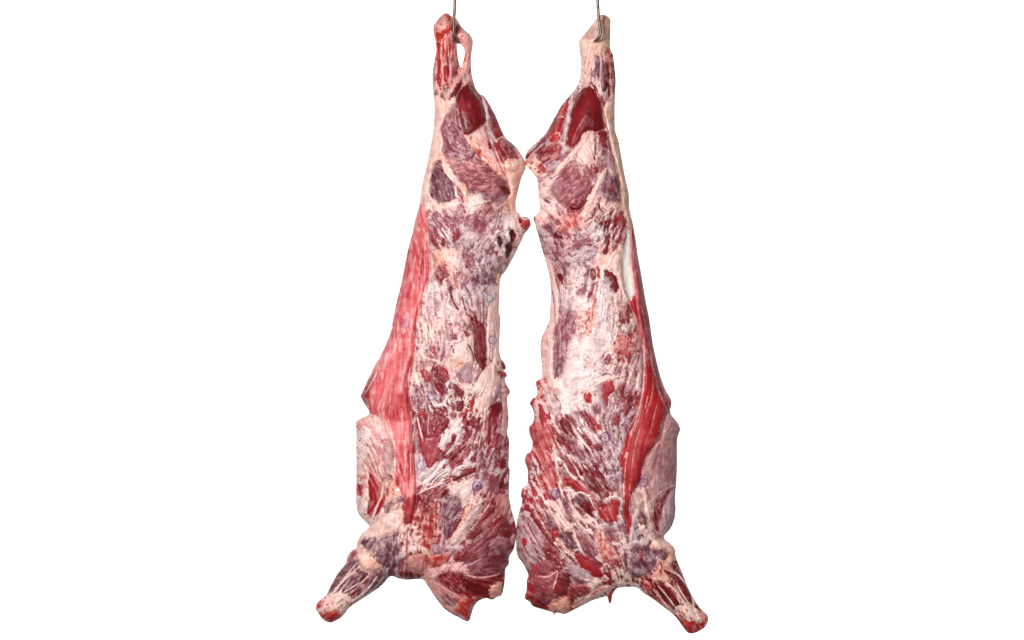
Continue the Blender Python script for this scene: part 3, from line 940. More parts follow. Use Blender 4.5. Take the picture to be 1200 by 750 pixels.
# ribs
L.poly('I', '532,372 640,332 692,420 742,482 702,522 640,440 602,522 560,562 532,500', 'mauve', film=.3, filmcol='white', rag=1.8, lift=.6)
L.poly('I', '580,280 612,262 652,330 640,360 590,330', 'pinkred', film=.1, rag=1.4)
L.poly('I', '525,300 575,290 580,360 545,375', 'cream', lift=1.4)
L.poly('I', '680,340 720,350 752,430 730,452 690,400', 'flesh', rag=1.4)
L.poly('I', '560,590 602,570 642,650 662,760 602,760 570,682', 'red', rag=1.2, lift=.8)
L.poly('L', '550,20 602,-20 722,-40 792,30 742,130 722,220 802,250 742,312 640,372 602,302 570,202', 'flesh', film=.06, rag=1.4, lift=2, rnd=8, part='muscle')
L.poly('L', '600,160 690,130 720,260 640,350 600,280', 'pinkred', alpha=.4, soft=4, lift=0, groove=0)
L.poly('L', '548,0 580,60 600,190 580,200 555,120', 'red', alpha=.8, lift=0)
L.line('L', '555,-10 575,80 598,162', 11, 8, 'white', lift=1.2)
L.line('L', '640,-20 632,100', 9, 6, 'grey')
L.poly('L', '525,20 545,60 565,220 580,300 560,330 540,200', 'lilac', film=.3, rag=1.2)
L.poly('L', '545,290 600,300 640,370 720,310 680,400 600,460 555,440', 'grey', film=.2, filmcol='white', rag=1.4, lift=1)
L.poly('L', '752,92 802,82 850,20 892,80 872,150 822,242 758,275 790,200 732,222 720,190', 'white', film=.2, filmcol='lilac', rag=2, lift=1.2)
L.poly('L', '790,40 850,-10 880,10 870,60 820,80', 'white', rag=2, lift=1, film=.2)
L.poly('L', '760,270 830,180 842,120 812,110 800,160 750,230', 'flesh', rag=1.2, lift=.4)
L.poly('L', '700,392 790,262 900,192 950,152 940,175 862,262 782,342', 'flesh', rag=1, lift=1, part='muscle')
L.poly('L', '830,330 870,270 930,200 945,260 890,310', 'mauve', film=.35, filmcol='red', rag=1.4)
L.poly('L', '800,462 860,392 920,362 985,352 980,395 872,442', 'deep', lift=-.6, groove=.8, part='muscle')
L.poly('L', '810,400 880,340 905,300 980,350 900,370 840,420', 'white', rag=1.6, lift=1, film=.2)
L.poly('L', '660,420 742,312 782,310 700,402 640,470 600,470', 'white', rag=1.2, lift=1)
L.poly('L', '640,492 720,400 790,352 805,400 740,450 660,500', 'white', film=.2, rag=1.2, lift=.6)
for p in ('645,480 700,420 760,380', '665,490 720,430 780,395', '690,480 745,430'):
    L.line('L', p, 9, 7, 'purple', rag=1, lift=-.5)
L.line('L', '555,560 650,512 760,470 790,455', 18, 12, 'white', lift=1.6, rag=.8)
L.line('L', '560,575 640,540 700,520', 9, 5, 'deep', lift=-.8)
L.line('L', '640,492 720,470 800,440 810,520', 12, 8, 'peach', rag=2)
L.line('L', '780,300 815,360 800,420 770,500', 10, 8, 'blood', rag=2.5, alpha=.6, lift=.3)
L.poly('M', '490,110 542,120 532,182 490,262 460,342 440,302 462,212', 'flesh', rag=1.4, lift=.8, part='muscle')
L.poly('M', '470,0 530,0 520,70 485,80', 'flesh', rag=1.5)
L.poly('M', '528,310 582,300 582,352 552,372 530,342', 'deep', rag=1.2)
L.poly('M', '518,470 562,460 567,490 540,512', 'deep', rag=1.2)
L.poly('M', '558,535 575,530 575,552 560,555', 'deep')
L.poly('M', '560,150 590,160 585,230 560,230', 'flesh', rag=1.6)
L.poly('M', '440,430 520,420 532,480 490,542 450,502', 'mauve', film=.2, filmcol='flesh', rag=2, lift=.6)
for p, w in (('410,60 385,200 365,300', 16), ('400,230 385,340 365,430', 30), ('345,130 330,240', 14)):
    L.line('M', p, w, w * .7, 'mauve', film=.35, rag=1.6)
for p in ('430,0 400,110 385,220 360,340', '440,350 470,260 510,210', '300,60 350,90 330,140'):
    L.line('M', p, 12, 9, 'grey', rag=1.6, lift=.9)
L.line('M', '350,250 362,330 355,440', 9, 6, 'dark', alpha=.6, rag=2, lift=-.6)
# shoulder
L.poly('L', '560,570 660,530 772,505 742,580 650,600 690,660 602,700 556,640', 'flesh', film=.2, filmcol='rose', rag=2, lift=.6, part='muscle')
L.poly('L', '740,500 800,510 760,570 720,580', 'flesh', rag=2)
L.poly('M', '150,600 230,572 252,652 182,742 110,722 112,652', 'purple', film=.2, rag=2, lift=.8, part='muscle')
L.poly('M', '160,490 220,470 350,430 360,470 300,600 260,640 240,570 180,560', 'cream', film=.35, filmcol='lilac', rag=2, lift=.6)
L.line('M', '350,440 320,560 290,640', 10, 7, 'lilac', rag=1)
L.line('M', '440,590 360,640 290,690 230,760', 36, 40, 'peach', rag=2, lift=1.6)
L.line('M', '400,640 340,700 300,760', 20, 30, 'grey', rag=2, lift=1)
L.spots('M', '280,640 340,620 320,700 260,740', 'blood', 12, .5, 1.8, seed=9)
L.poly('M', '440,602 530,562 542,622 460,722 390,760 400,690', 'flesh', film=.12, rag=1.8, lift=.5, wet=.36)
L.line('M', '470,620 430,680 390,720', 10, 8, 'rose', rag=2)
L.poly('M', '520,560 590,560 600,660 560,740 480,760 500,680', 'rose', film=.5, filmcol='flesh', rag=2, alpha=.8, lift=.3)
L.spots('O', '590,20 700,20 690,200 640,250 600,200', 'blood', 40, .4, 1.3, 1.6, seed=10)
for p, w in (('578,60 570,150 580,200 620,225', 9), ('590,60 615,110 600,150', 7), ('640,150 700,180 740,170', 7), ('660,60 690,100 680,160', 6), ('550,150 552,260 556,365', 6), ('604,225 606,335', 5), ('636,200 625,260 640,370', 5), ('548,190 545,280', 9), ('705,0 712,60 690,150', 4)):
    L.line('O', p, w, w * .6, 'blood', rag=1.5, alpha=.85, lift=.2)
L.poly('O', '650,120 690,110 690,220 660,240 620,225 640,180', 'blood', alpha=.5, rag=3, soft=1.5, lift=.4)
L.poly('O', '750,-10 852,-10 822,130 772,190 722,122 762,60', 'purple', film=.2, rag=1.8, lift=.8)
L.line('O', '960,-10 880,110 800,220', 56, 46, 'grey', film=.35, filmcol='peach', rag=1.6, lift=2)
L.line('O', '905,10 860,90 800,190', 14, 10, 'peach', rag=2, lift=.6)
L.line('O', '850,60 820,130 770,195', 18, 12, 'flesh', rag=1.6, lift=-.8)
L.poly('O', '870,232 960,160 1060,60 1112,120 1116,250 1085,370 960,402 862,352 800,290', 'flesh', film=.06, filmcol='lilac', rag=1.8, lift=2.5, rnd=9, wet=.34, part='muscle')
L.poly('O', '840,320 940,220 1060,90 1110,140 1100,280 1060,370 940,390', 'deep', alpha=.4, soft=6, rag=2, lift=0, groove=0, edge=0)
L.poly('O', '880,250 1000,160 1090,120 1100,280 1060,370 940,380 850,330', 'purple', film=.05, alpha=.4, soft=6, rag=2, lift=0, groove=0)
L.poly('O', '900,180 980,60 1060,10 1080,50 980,150 930,230', 'deep', alpha=.55, rag=2, soft=3, lift=0, groove=0)
for p in ('880,340 960,300 1050,290', '930,260 1000,200 1060,180', '960,360 1040,340 1085,320', '1000,130 1060,90'):
    L.line('O', p, 9, 5, 'deep', alpha=.6, rag=2, lift=-.6)
L.poly('O', '1000,220 1050,180 1110,200 1090,260 1020,280', 'mauve', film=.4, filmcol='lilac', rag=2, lift=.3, alpha=.8)
L.poly('O', '860,330 960,300 1000,380 900,400', 'mauve', film=.2, rag=2, alpha=.6, soft=3, lift=0, groove=0)
L.poly('O', '1070,165 1118,160 1122,185 1085,182', 'deep', lift=-.6)
L.poly('O', '640,302 702,282 792,270 772,322 682,352', 'blood', alpha=.65, rag=2.5, soft=2, lift=.4)
L.poly('O', '690,230 740,225 745,270 700,280', 'lilac', rag=2, alpha=.8)
L.poly('O', '640,370 720,350 830,320 880,350 870,400 760,400 690,420 640,410', 'rose', film=.4, filmcol='grey', rag=2, lift=.8)
L.poly('O', '700,420 760,370 850,380 860,450 830,500 760,450', 'flesh', film=.12, filmcol='rose', rag=1.6, lift=-.3)
L.poly('O', '865,402 960,410 1062,390 1074,470 1000,510 900,500 858,445', 'deep', film=.08, filmcol='mauve', rag=1.2, lift=.6, part='muscle')
L.line('O', '870,395 960,408 1060,385', 9, 7, 'rose', rag=1)
L.poly('O', '1000,470 1050,430 1070,450 1060,500 1020,520', 'peach', film=.4, filmcol='blood', rag=2)
L.line('O', '870,480 920,505 1000,505', 12, 8, 'red', rag=1.5)
L.line('O', '852,360 860,430 858,470', 5, 4, 'dark', alpha=.7, lift=-.6)
L.poly('O', '640,424 700,424 760,462 850,512 922,560 892,642 782,602 700,512', 'rose', film=.3, filmcol='flesh', rag=1, lift=.4)
L.poly('O', '740,482 832,522 802,562 750,542', 'mauve', rag=1)
L.line('O', '650,440 700,520 780,600 870,640', 14, 16, 'red', rag=1)
L.poly('O', '852,522 942,530 912,590 892,640 812,592 830,550', 'blood', film=.12, filmcol='rose', rag=1.4, wet=.3)
L.line('O', '700,440 760,520 800,560', 6, 4, 'grey')
L.poly('O', '500,372 560,362 640,388 600,415 540,416', 'deep', film=.15, filmcol='rose', rag=1.5)
L.poly('O', '550,290 640,280 640,370 580,380 555,350', 'rose', film=.4, filmcol='mauve', rag=1.4, alpha=.8)
# elbow and fore shank
L.poly('O', '280,172 342,128 440,60 520,30 520,130 420,180 365,200 312,222 332,272 402,332 382,372 300,362 278,290', 'cream', film=.32, filmcol='peach', rag=1.6, lift=1.2)
for p in ('430,60 420,120 390,180', '460,50 470,100 450,170', '490,60 500,120 490,160'):
    L.line('O', p, 8, 6, 'white', rag=2)
L.poly('O', '300,202 382,180 402,215 482,282 502,340 442,352 402,322 352,272 310,242', 'purple', film=.34, filmcol='grey', rag=1.8, lift=1, part='muscle')
L.poly('O', '402,192 492,170 502,225 500,290 450,260 425,225', 'purple', film=.4, filmcol='lilac', rag=1.5)
L.poly('O', '380,310 440,290 440,350 400,340', 'purple', rag=1.2)
L.poly('O', '285,330 340,300 400,340 380,372 320,370', 'peach', film=.4, filmcol='cream', rag=2, lift=.8)
L.poly('O', '218,320 245,262 272,262 262,300', 'mauve', film=.2, rag=1)
L.poly('O', '110,502 150,412 200,342 272,308 292,330 242,402 182,472 140,512', 'purple', film=.06, rag=.8, lift=2, rnd=3, part='muscle')
L.poly('O', '190,490 235,410 280,372 322,380 302,430 242,482', 'purple', film=.06, rag=.8, lift=2, rnd=3, part='muscle')
L.poly('O', '330,420 352,385 380,370 432,382 420,422 352,492 262,545 252,512 312,462', 'purple', film=.06, rag=.8, lift=2, rnd=3, part='muscle')
for p, w in (('115,520 200,425 290,345', 13), ('175,505 262,455 318,420 345,385', 12), ('225,552 320,485 385,400', 14), ('180,440 240,365 270,330', 7), ('240,490 300,440 330,400', 6), ('280,530 370,465 420,400', 6)):
    L.line('O', p, w, w * .7, 'cream', film=.2, filmcol='rose', lift=1.2)
L.poly('O', '62,560 110,502 200,498 246,535 190,622 120,652 62,612', 'cream', film=.2, filmcol='rose', rag=1.4, lift=1)
L.poly('O', '78,602 182,588 172,632 120,654 78,632', 'blood', film=.2, filmcol='rose', rag=2, lift=.3, wet=.3)
L.poly('O', '50,552 82,532 76,572 54,576', 'blood', rag=1)
L.spots('O', '80,520 240,530 180,620 90,600', 'blood', 30, .4, 1.1, seed=11)
# ink
L.stamp(577, 398.5, 4.6, seed=1)
L.stamp(506, 464, 5, seed=2)
L.stamp(494, 545, 5.4, seed=3, alpha=.6)
L.stamp(558.8, 570, 5.2, seed=4, alpha=.8)
L.stamp(511.6, 644, 4.6, seed=5, alpha=.35)
L.stamp(474.4, 379, 5.0, (120, 70, 150), seed=6, alpha=.4)
L.stamp(573.4, 350, 4.6, (60, 150, 165), seed=7, alpha=.65)

# parts of the left side
L.region('round', 'x', '500,95 640,95 640,300 470,306 480,240')
L.region('hind_shank', 'x', '495,5 545,5 538,48 540,80 546,96 530,112 500,112', 'bloody peach hind shank above the round')
L.region('tendon_strap', 'x', '535,20 542,30 560,40 560,106 546,98 541,82 544,60 537,48 532,40')
L.region('tail_stub', 'E', '850,385 960,385 975,470 920,510 860,470', 'raw red cut end of the tail')
L.region('loin', 'x', '470,306 640,300 610,440 480,432')
L.region('rib_section', 'x', '470,432 610,440 610,572 560,572 470,575')
L.region('shoulder', 'x', '465,575 560,572 610,572 610,600 560,660 500,690 455,690 410,640 430,610')
L.region('neck', 'x', '620,585 575,600 535,650 490,676 520,740 600,720 625,620', 'dark wine red neck with ragged cut end')
L.region('brisket_edge', 'x', '405,480 440,480 466,530 466,570 440,608 420,625 400,600')
L.region('fore_shank', 'x', '355,740 355,690 395,650 415,640 432,652 448,668 455,680 430,712 390,745')
L.region('flank_sheet', 'x', SHEET_L, 'shiny pink muscle sheet draped down the flank', wob=.3)

# ------------------------------------------------------------------ right side of beef
OUT_R = pts('x', """704.8,16.8 710.4,18.4 715,22.4 715.5,32 715,56 718.4,64 720,76.8 721.6,94.4 720.6,118.6 720.8,150.8 724.8,165 728,182.8
 732.8,209 736.8,226.8 737.6,244.4 741,259 744.8,280 747.5,300 751,318.8 756,349 760.8,373 764,396 767,412.4 773.6,439.6 780,457 785.6,466.8
 787,473 785.6,482.8 788,487.6 794.4,495.6 797,502.4 796,507 793.6,515 793.6,538 792.8,563.6 791.4,579.6 791.8,596.4 790.6,608 785.6,619.9
 778,629.5 785.6,637 791,643.3 792.5,654 800.5,673.2 809,694.5 819.7,711.6 828.3,720 830,726.5 826,735 815.5,741.5 807,741.9 800.5,735
 792,723.3 783.5,715.9 766.4,703 753.6,694.5 745,688.2 728,688.6 722.7,690 718,696.7 716.3,705.5 713.6,707 711.6,699.5 706.7,699.9 693.9,704
 681,710.5 670.4,715.9 661.9,719.7 652,718 649.7,721.6 647.6,718 634,713.7 624.5,710.5 620.3,705 614.8,701 617,690 617,679.6 619,674 612.8,660.4
 606.5,651.9 604.6,639 605.2,615.6 607,605 610.4,592.4 611.6,584 610.2,581.8 612,572.4 617.4,568.4 618.4,560.4 618.4,550.8 615.1,541 616.8,532.4
 621.6,529 624,518.8 620.2,507.6 620.2,500 624.6,495 625.6,484.4 623,476.4 620.6,473.4 624,466.8 628,465 629.6,458.8 628,450.8 628.4,446.8
 634.2,442.8 635.2,433 633.4,414 633.2,403 634.8,395.6 639.2,386 644,374.8 644.8,360.4 645.6,341 644,325 640.8,310.8 635,291.6 629.6,271.6
 626.4,260.4 625,254.5 629.6,250.8 632.8,245 631,226.8 629.6,210.8 624.8,203.6 620.5,198 617.6,195.6 616.0,191 615.6,184 618.4,176.4
 628.8,166.8 640,155.6 649.6,138 659,122 668.8,110.8 674,104 679.6,92 680.8,80 680,64 678.6,52.8 679.4,46.4 686.4,38.4 699,22.4""")
R = Side(OUT_R, [], 21)
R.base([
    (705, 25, 'tan', 'rose', .97), (690, 48, 'cream', 'mauve', .92), (688, 75, 'cream', 'tan', .95), (706, 52, 'tan', 'rose', .97), (700, 80, 'grey', 'purple', .6), (715, 80, 'rose', 'flesh', .6), (692, 98, 'cream', 'flesh', .85),
    (690, 130, 'grey', 'deep', .4), (660, 140, 'grey', 'flesh', .6), (635, 170, 'grey', 'flesh', .65), (625, 195, 'cream', 'blood', .85), (650, 190, 'grey', 'mauve', .6), (690, 180, 'cream', 'flesh', .66), (706, 175, 'grey', 'flesh', .5),
    (716, 140, 'tan', 'rose', .95), (726, 190, 'tan', 'rose', .97), (700, 205, 'grey', 'mauve', .52), (718, 205, 'lilac', 'purple', .5), (660, 200, 'grey', 'mauve', .6), (640, 225, 'cream', 'lilac', .85), (635, 245, 'cream', 'rose', .95), (660, 255, 'rose', 'mauve', .6),
    (640, 280, 'grey', 'purple', .8), (670, 260, 'rose', 'blood', .72), (680, 275, 'grey', 'mauve', .6), (700, 245, 'cream', 'mauve', .66), (710, 265, 'white', 'deep', .6), (725, 265, 'white', 'flesh', .3), (733, 235, 'tan', 'rose', .98),
    (650, 295, 'lilac', 'purple', .72), (680, 300, 'lilac', 'purple', .75), (705, 295, 'cream', 'rose', .85), (655, 320, 'lilac', 'purple', .7), (680, 325, 'cream', 'lilac', .75), (640, 320, 'cream', 'rose', .9), (722, 310, 'cream', 'tan', .95),
    (652, 350, 'cream', 'lilac', .8), (665, 350, 'white', 'lilac', .7), (685, 340, 'white', 'lilac', .72), (710, 345, 'white', 'lilac', .8), (725, 350, 'cream', 'mauve', .75), (660, 385, 'lilac', 'mauve', .5), (690, 375, 'cream', 'rose', .8), (710, 375, 'white', 'lilac', .75), (728, 378, 'cream', 'flesh', .6),
    (645, 395, 'cream', 'lilac', .85), (665, 420, 'lilac', 'mauve', .5), (690, 410, 'white', 'cream', .85), (680, 440, 'white', 'cream', .9), (705, 420, 'cream', 'lilac', .78), (730, 405, 'rose', 'flesh', .6), (745, 415, 'grey', 'mauve', .6), (735, 435, 'cream', 'mauve', .7),
    (640, 430, 'cream', 'rose', .85), (655, 450, 'cream', 'grey', .85), (635, 460, 'rose', 'red', .6), (640, 480, 'white', 'pinkred', .45), (665, 470, 'white', 'cream', .85), (700, 455, 'cream', 'white', .8), (745, 450, 'grey', 'mauve', .75),
    (630, 510, 'rose', 'pinkred', .5), (640, 530, 'rose', 'pinkred', .45), (625, 550, 'white', 'flesh', .5), (665, 500, 'white', 'flesh', .7), (690, 490, 'white', 'mauve', .8), (715, 490, 'grey', 'mauve', .72), (735, 470, 'lilac', 'flesh', .55),
    (660, 530, 'white', 'flesh', .66), (685, 520, 'white', 'flesh', .75), (705, 530, 'grey', 'mauve', .85), (722, 520, 'grey', 'mauve', .82), (675, 560, 'white', 'flesh', .62), (700, 560, 'lilac', 'deep', .5), (720, 560, 'grey', 'purple', .82), (655, 570, 'cream', 'flesh', .7),
    (630, 580, 'white', 'pinkred', .5), (640, 560, 'rose', 'pinkred', .5), (625, 610, 'grey', 'flesh', .6), (645, 605, 'cream', 'flesh', .5), (660, 600, 'cream', 'purple', .7), (685, 595, 'grey', 'flesh', .6), (710, 600, 'white', 'flesh', .5), (725, 610, 'grey', 'mauve', .7), (745, 620, 'lilac', 'purple', .6),
    (780, 510, 'beige', 'mauve', .7), (775, 545, 'beige', 'mauve', .55), (785, 580, 'lilac', 'mauve', .75), (755, 580, 'beige', 'mauve', .7), (760, 610, 'cream', 'beige', .85), (782, 615, 'lilac', 'rose', .85),
    (615, 640, 'grey', 'flesh', .7), (635, 640, 'grey', 'flesh', .5), (655, 640, 'cream', 'flesh', .6), (680, 630, 'cream', 'purple', .6), (705, 640, 'cream', 'flesh', .75), (725, 640, 'cream', 'mauve', .7), (745, 655, 'lilac', 'purple', .45), (760, 640, 'cream', 'purple', .6), (780, 645, 'peach', 'rose', .95),
    (620, 680, 'rose', 'flesh', .35), (640, 690, 'mauve', 'flesh', .35), (665, 680, 'lilac', 'flesh', .5), (690, 670, 'cream', 'mauve', .6), (715, 670, 'cream', 'flesh', .7), (735, 680, 'cream', 'flesh', .75), (660, 705, 'rose', 'blood', .4), (690, 695, 'cream', 'flesh', .6),
    (770, 680, 'rose', 'deep', .45), (790, 690, 'rose', 'deep', .4), (805, 715, 'cream', 'purple', .75), (820, 725, 'cream', 'blood', .6), (810, 735, 'rose', 'blood', .3), (755, 670, 'peach', 'flesh', .75),
], [(700, 40, 100), (688, 80, 92), (710, 80, 82), (690, 130, 100), (655, 150, 115), (640, 185, 140), (690, 190, 65), (715, 190, 80), (730, 220, 80), (665, 215, 150), (700, 225, 120), (715, 250, 120), (650, 260, 50),
    (725, 275, 105), (650, 310, 70), (690, 300, 150), (725, 310, 105), (655, 360, 92), (700, 340, 100), (715, 370, 95), (665, 410, 92), (645, 420, 95), (700, 400, 110), (735, 420, 110), (690, 440, 150), (655, 465, 75),
    (755, 350, 78), (770, 430, 72), (750, 480, 115), (740, 540, 100), (635, 500, 75), (630, 560, 70), (670, 500, 52), (690, 510, 55), (700, 540, 58), (720, 480, 105), (722, 530, 70), (680, 570, 50), (650, 590, 65),
    (780, 530, 110), (755, 590, 80), (785, 590, 100), (620, 620, 55), (650, 640, 50), (680, 630, 55), (710, 630, 60), (740, 640, 75), (640, 690, 30), (680, 680, 20), (710, 670, 40), (735, 670, 90), (790, 690, 58), (760, 680, 45)],
   [(655, 390, 24), (712, 350, 24), (635, 515, 22), (685, 520, 30), (740, 430, 18), (715, 265, 20), (700, 195, 22), (780, 540, 30), (650, 600, 22), (720, 510, 20), (730, 220, 20)])
# shank
R.poly('B', '500,290 540,240 620,145 650,110 720,140 722,340 690,390 640,400 590,380 540,320', 'tan', film=.25, filmcol='cream', lift=1, rag=1.4)
R.poly('B', '540,290 590,210 635,180 645,260 600,300', 'lilac', film=.4, filmcol='tan', alpha=.6, rag=1.6, lift=.4)
R.poly('B', '492,300 560,310 590,350 575,460 540,560 505,540 500,400', 'cream', film=.3, filmcol='tan', lift=1, alpha=.8)
R.line('B', '560,330 545,420 530,500', 8, 6, 'rose')
R.line('B', '600,300 575,380 560,470 545,540', 10, 8, 'tan', lift=1.4)
R.poly('B', '610,415 640,405 642,480 632,572 605,532', 'purple', film=.15, lift=.8, part='muscle')
R.poly('B', '670,480 700,470 712,600 702,640 676,672 664,560', 'deep', film=.1, lift=.8, part='muscle')
R.poly('B', '726,480 750,470 757,600 738,600', 'purple', film=.2)
R.poly('B', '695,660 715,650 722,690 705,720', 'deep', rag=.8)
R.poly('B', '575,600 600,610 650,700 690,770 665,775 620,700', 'deep', film=.2)
R.line('B', '655,410 655,520 650,620 680,720', 15, 14, 'grey', lift=1.2)
R.line('B', '700,640 690,690 680,740', 9, 8, 'grey')
R.line('B', '720,470 720,560 730,640', 8, 8, 'rose')
R.poly('B', '696,375 715,362 712,392 700,398', 'blood', lift=0)
R.line('B', '708,220 712,290', 6, 6, 'blood', alpha=.8)
R.spots('B', '690,240 720,240 745,460 735,520 700,400', 'blood', 22, .3, 1, seed=1)
R.spots('B', '500,380 560,420 600,560 500,620', 'blood', 18, .3, .9, seed=2)
R.poly('B', '640,140 660,150 655,175 645,170', 'blood', alpha=.7)
# round
R.poly('D', '540,78 590,80 640,160 660,240 672,310 692,372 622,402 560,392 522,420 502,460 442,528 414,490 408,420 428,340 440,230 480,140', 'deep', lift=4.5, rnd=9, groove=1, wet=.33, part='muscle')
R.poly('D', '430,340 480,250 540,300 520,400 500,460 442,520 416,480', 'red', alpha=.45, soft=4, lift=0, groove=0)
R.poly('D', '630,400 682,394 702,440 732,572 692,532 640,500', 'flesh', rag=1.2, lift=1.2, part='muscle')
R.poly('D', '640,410 680,405 700,460 660,480', 'deep', alpha=.6, lift=0)
R.poly('D', '400,182 432,168 424,240 384,252 372,350 352,472 268,472 258,422 310,340 340,260', 'red', film=.12, filmcol='rose', rag=1.5, lift=2, part='muscle')
R.line('D', '310,330 350,290 390,300', 8, 6, 'grey', rag=2)
R.line('D', '300,420 340,410 360,450', 8, 6, 'rose', rag=2)
R.line('D', '445,130 412,270 396,400 372,520 378,610', 24, 26, 'grey', film=.3, filmcol='white', lift=1.2, rag=1.3)
for k in range(7):
    R.line('D', '%g,%g %g,%g' % (392 - k * 2, 285 + k * 18, 420 - k * 2, 292 + k * 18), 5, 3, 'white')
R.poly('D', '178,560 260,502 350,490 362,550 332,632 250,642 190,602', 'flesh', film=.32, filmcol='rose', lift=2.5, rnd=6, part='muscle')
R.poly('D', '240,630 330,610 370,600 340,690 280,690', 'lilac', film=.3, rag=2, alpha=.8)
R.poly('D', '380,560 440,530 432,580 402,622 372,602', 'mauve', film=.25, rag=1.4)
R.line('D', '560,425 520,480 440,572 380,640 300,730', 30, 44, 'cream', film=.2, filmcol='peach', lift=1.6, rag=1.2)
R.poly('D', '510,430 570,400 620,420 620,520 600,600 540,660 470,600 520,490', 'cream', film=.3, filmcol='rose', rag=2, lift=.5)
for p in ('520,480 560,560 600,660', '560,440 580,540 610,640', '480,580 530,640 570,740', '440,620 500,700 530,780'):
    R.line('D', p, 8, 6, 'rose', rag=2, alpha=.7)
R.line('D', '606,420 612,520 606,640 622,760', 12, 10, 'flesh', rag=2, lift=-.4)
R.poly('D', '590,660 625,655 632,700 600,715', 'red', film=.3, filmcol='rose', rag=1.6)
R.poly('D', '640,520 700,540 700,600 660,620 640,580', 'mauve', film=.5, filmcol='grey', rag=2)
R.poly('D', '700,430 730,560 770,660 780,760 740,760 700,620', 'lilac', film=.4, filmcol='mauve', rag=1.6, alpha=.8)
R.line('D', '735,570 765,650 785,760', 16, 12, 'flesh', rag=1.4)
R.poly('D', '680,210 746,190 756,380 802,580 834,760 790,770 742,570 704,400 672,300', 'tan', film=.3, filmcol='cream', lift=1.4, rag=.8)
R.line('D', '690,260 715,400 760,560 795,720', 7, 6, 'cream', lift=.8)
R.line('D', '665,230 690,350 715,430', 9, 8, 'flesh', alpha=.8)
for p, w in (('95,600 130,560 200,500', 22), ('170,520 220,470 250,440', 12)):
    R.line('D', p, w, w * .6, 'deep', rag=1.6)
R.line('D', '140,570 220,500 290,440', 14, 8, 'lilac', rag=1.5)
R.poly('D', '110,650 160,640 200,720 190,760 150,720', 'cream', lift=1)
R.spots('D', '120,640 200,640 210,760 160,740', 'blood', 20, .4, 1.8, seed=3)
R.poly('F', '290,170 332,110 430,20 482,80 542,100 582,150 592,220 562,290 502,342 430,352 360,312 300,242', 'mauve', film=.07, filmcol='rose', lift=3, rnd=8, rag=1.6, part='muscle')
R.poly('F', '300,160 360,130 350,300 300,240', 'lilac', alpha=.4, soft=4, lift=0, groove=0)
R.poly('F', '430,290 522,240 566,215 562,290 502,342 440,345', 'flesh', rag=2, alpha=.8, lift=0)
R.poly('F', '425,325 490,320 485,350 430,350', 'deep', rag=1.4, alpha=.9)
R.line('F', '590,180 570,240 550,290', 14, 10, 'deep', rag=1.6)
R.line('F', '690,50 622,190 562,310 530,400', 46, 56, 'cream', film=.35, filmcol='peach', lift=1.8, rag=1.2)
R.poly('F', '590,40 625,30 630,80 600,90', 'flesh', film=.3, filmcol='rose', rag=1.6)
R.poly('F', '640,200 682,130 762,90 792,170 802,280 752,292 660,252', 'purple', film=.22, filmcol='lilac', rag=1.8, lift=2, part='muscle')
R.poly('F', '715,165 755,165 755,210 720,210', 'flesh', alpha=.7, soft=2, lift=0, groove=0)
R.poly('F', '690,100 720,95 725,120 700,125', 'purple')
R.poly('F', '225,260 282,290 280,305 240,286', 'purple', lift=-1, rag=.4)
R.poly('F', '235,340 300,400 326,430 302,442 300,490 302,532 250,502 218,472 260,445 272,400', 'mauve', lift=-1.5, rag=.8, film=.1, part='opening')
R.poly('F', '240,470 300,450 300,525 255,505', 'purple', lift=0, alpha=.7)
R.poly('F', '304,520 340,514 372,555 340,562 310,547', 'deep', lift=-1, part='opening')
R.poly('F', '330,340 360,345 365,372 340,370', 'lilac', rag=2)
R.poly('F', '430,390 490,380 520,440 490,480 430,450', 'blood', alpha=.35, soft=5, rag=2, lift=0, groove=0)
R.line('F', '458,390 462,440', 8, 6, 'blood', rag=2)
R.poly('F', '650,420 742,400 802,350 826,450 802,560 762,642 742,652 750,580 772,500 692,470 650,450', 'flesh', film=.2, filmcol='white', rag=2.5, lift=.6, part='muscle')
R.poly('F', '770,380 820,380 825,480 790,580 770,560', 'red', film=.12, rag=2, alpha=.8, lift=0)
R.poly('F', '688,540 716,520 716,600 692,672 660,662 680,602', 'deep', lift=-.4, rag=.8)
R.poly('F', '620,540 645,545 640,580 620,575', 'purple', rag=1.5)
for p, w in (('630,290 640,340 670,370', 14), ('610,340 590,400 570,410', 14), ('690,390 730,370 740,350', 14), ('640,440 700,480', 16), ('620,400 640,430', 10), ('770,350 790,330', 12), ('600,420 620,440', 10)):
    R.line('F', p, w, w * .6, 'deep', rag=2.4)
for p in ('740,450 700,510', '770,470 730,540', '800,480 760,560', '650,310 700,340 740,310', '660,400 700,370'):
    R.line('F', p, 10, 7, 'white', rag=2)
R.poly('F', '470,640 622,610 602,702 470,742 410,702', 'grey', film=.2, filmcol='lilac', lift=1, rag=1.6)
for p in ('480,640 520,605 620,620', '460,610 500,640', '400,660 440,690 470,670', '440,530 480,545', '560,600 620,625'):
    R.line('F', p, 9, 6, 'purple', rag=2.2, lift=-.5)
R.line('F', '520,520 560,540 570,575', 7, 4, 'blood', rag=1.6)
R.line('F', '385,630 450,610', 10, 6, 'peach')
R.spots('F', '220,520 620,520 600,740 250,740', 'purple', 90, .3, 1.0, 1.6, seed=4)
R.poly('F', '800,0 816,0 850,220 862,340 880,430 905,600 925,760 880,760 866,600 845,440 800,260', 'tan', film=.3, filmcol='cream', lift=1.4, rag=.8)
R.poly('F', '150,400 170,385 168,430 158,435', 'flesh', lift=1)
R.line('F', '175,470 210,610 245,740', 9, 8, 'flesh', rag=1.4, lift=-.2)
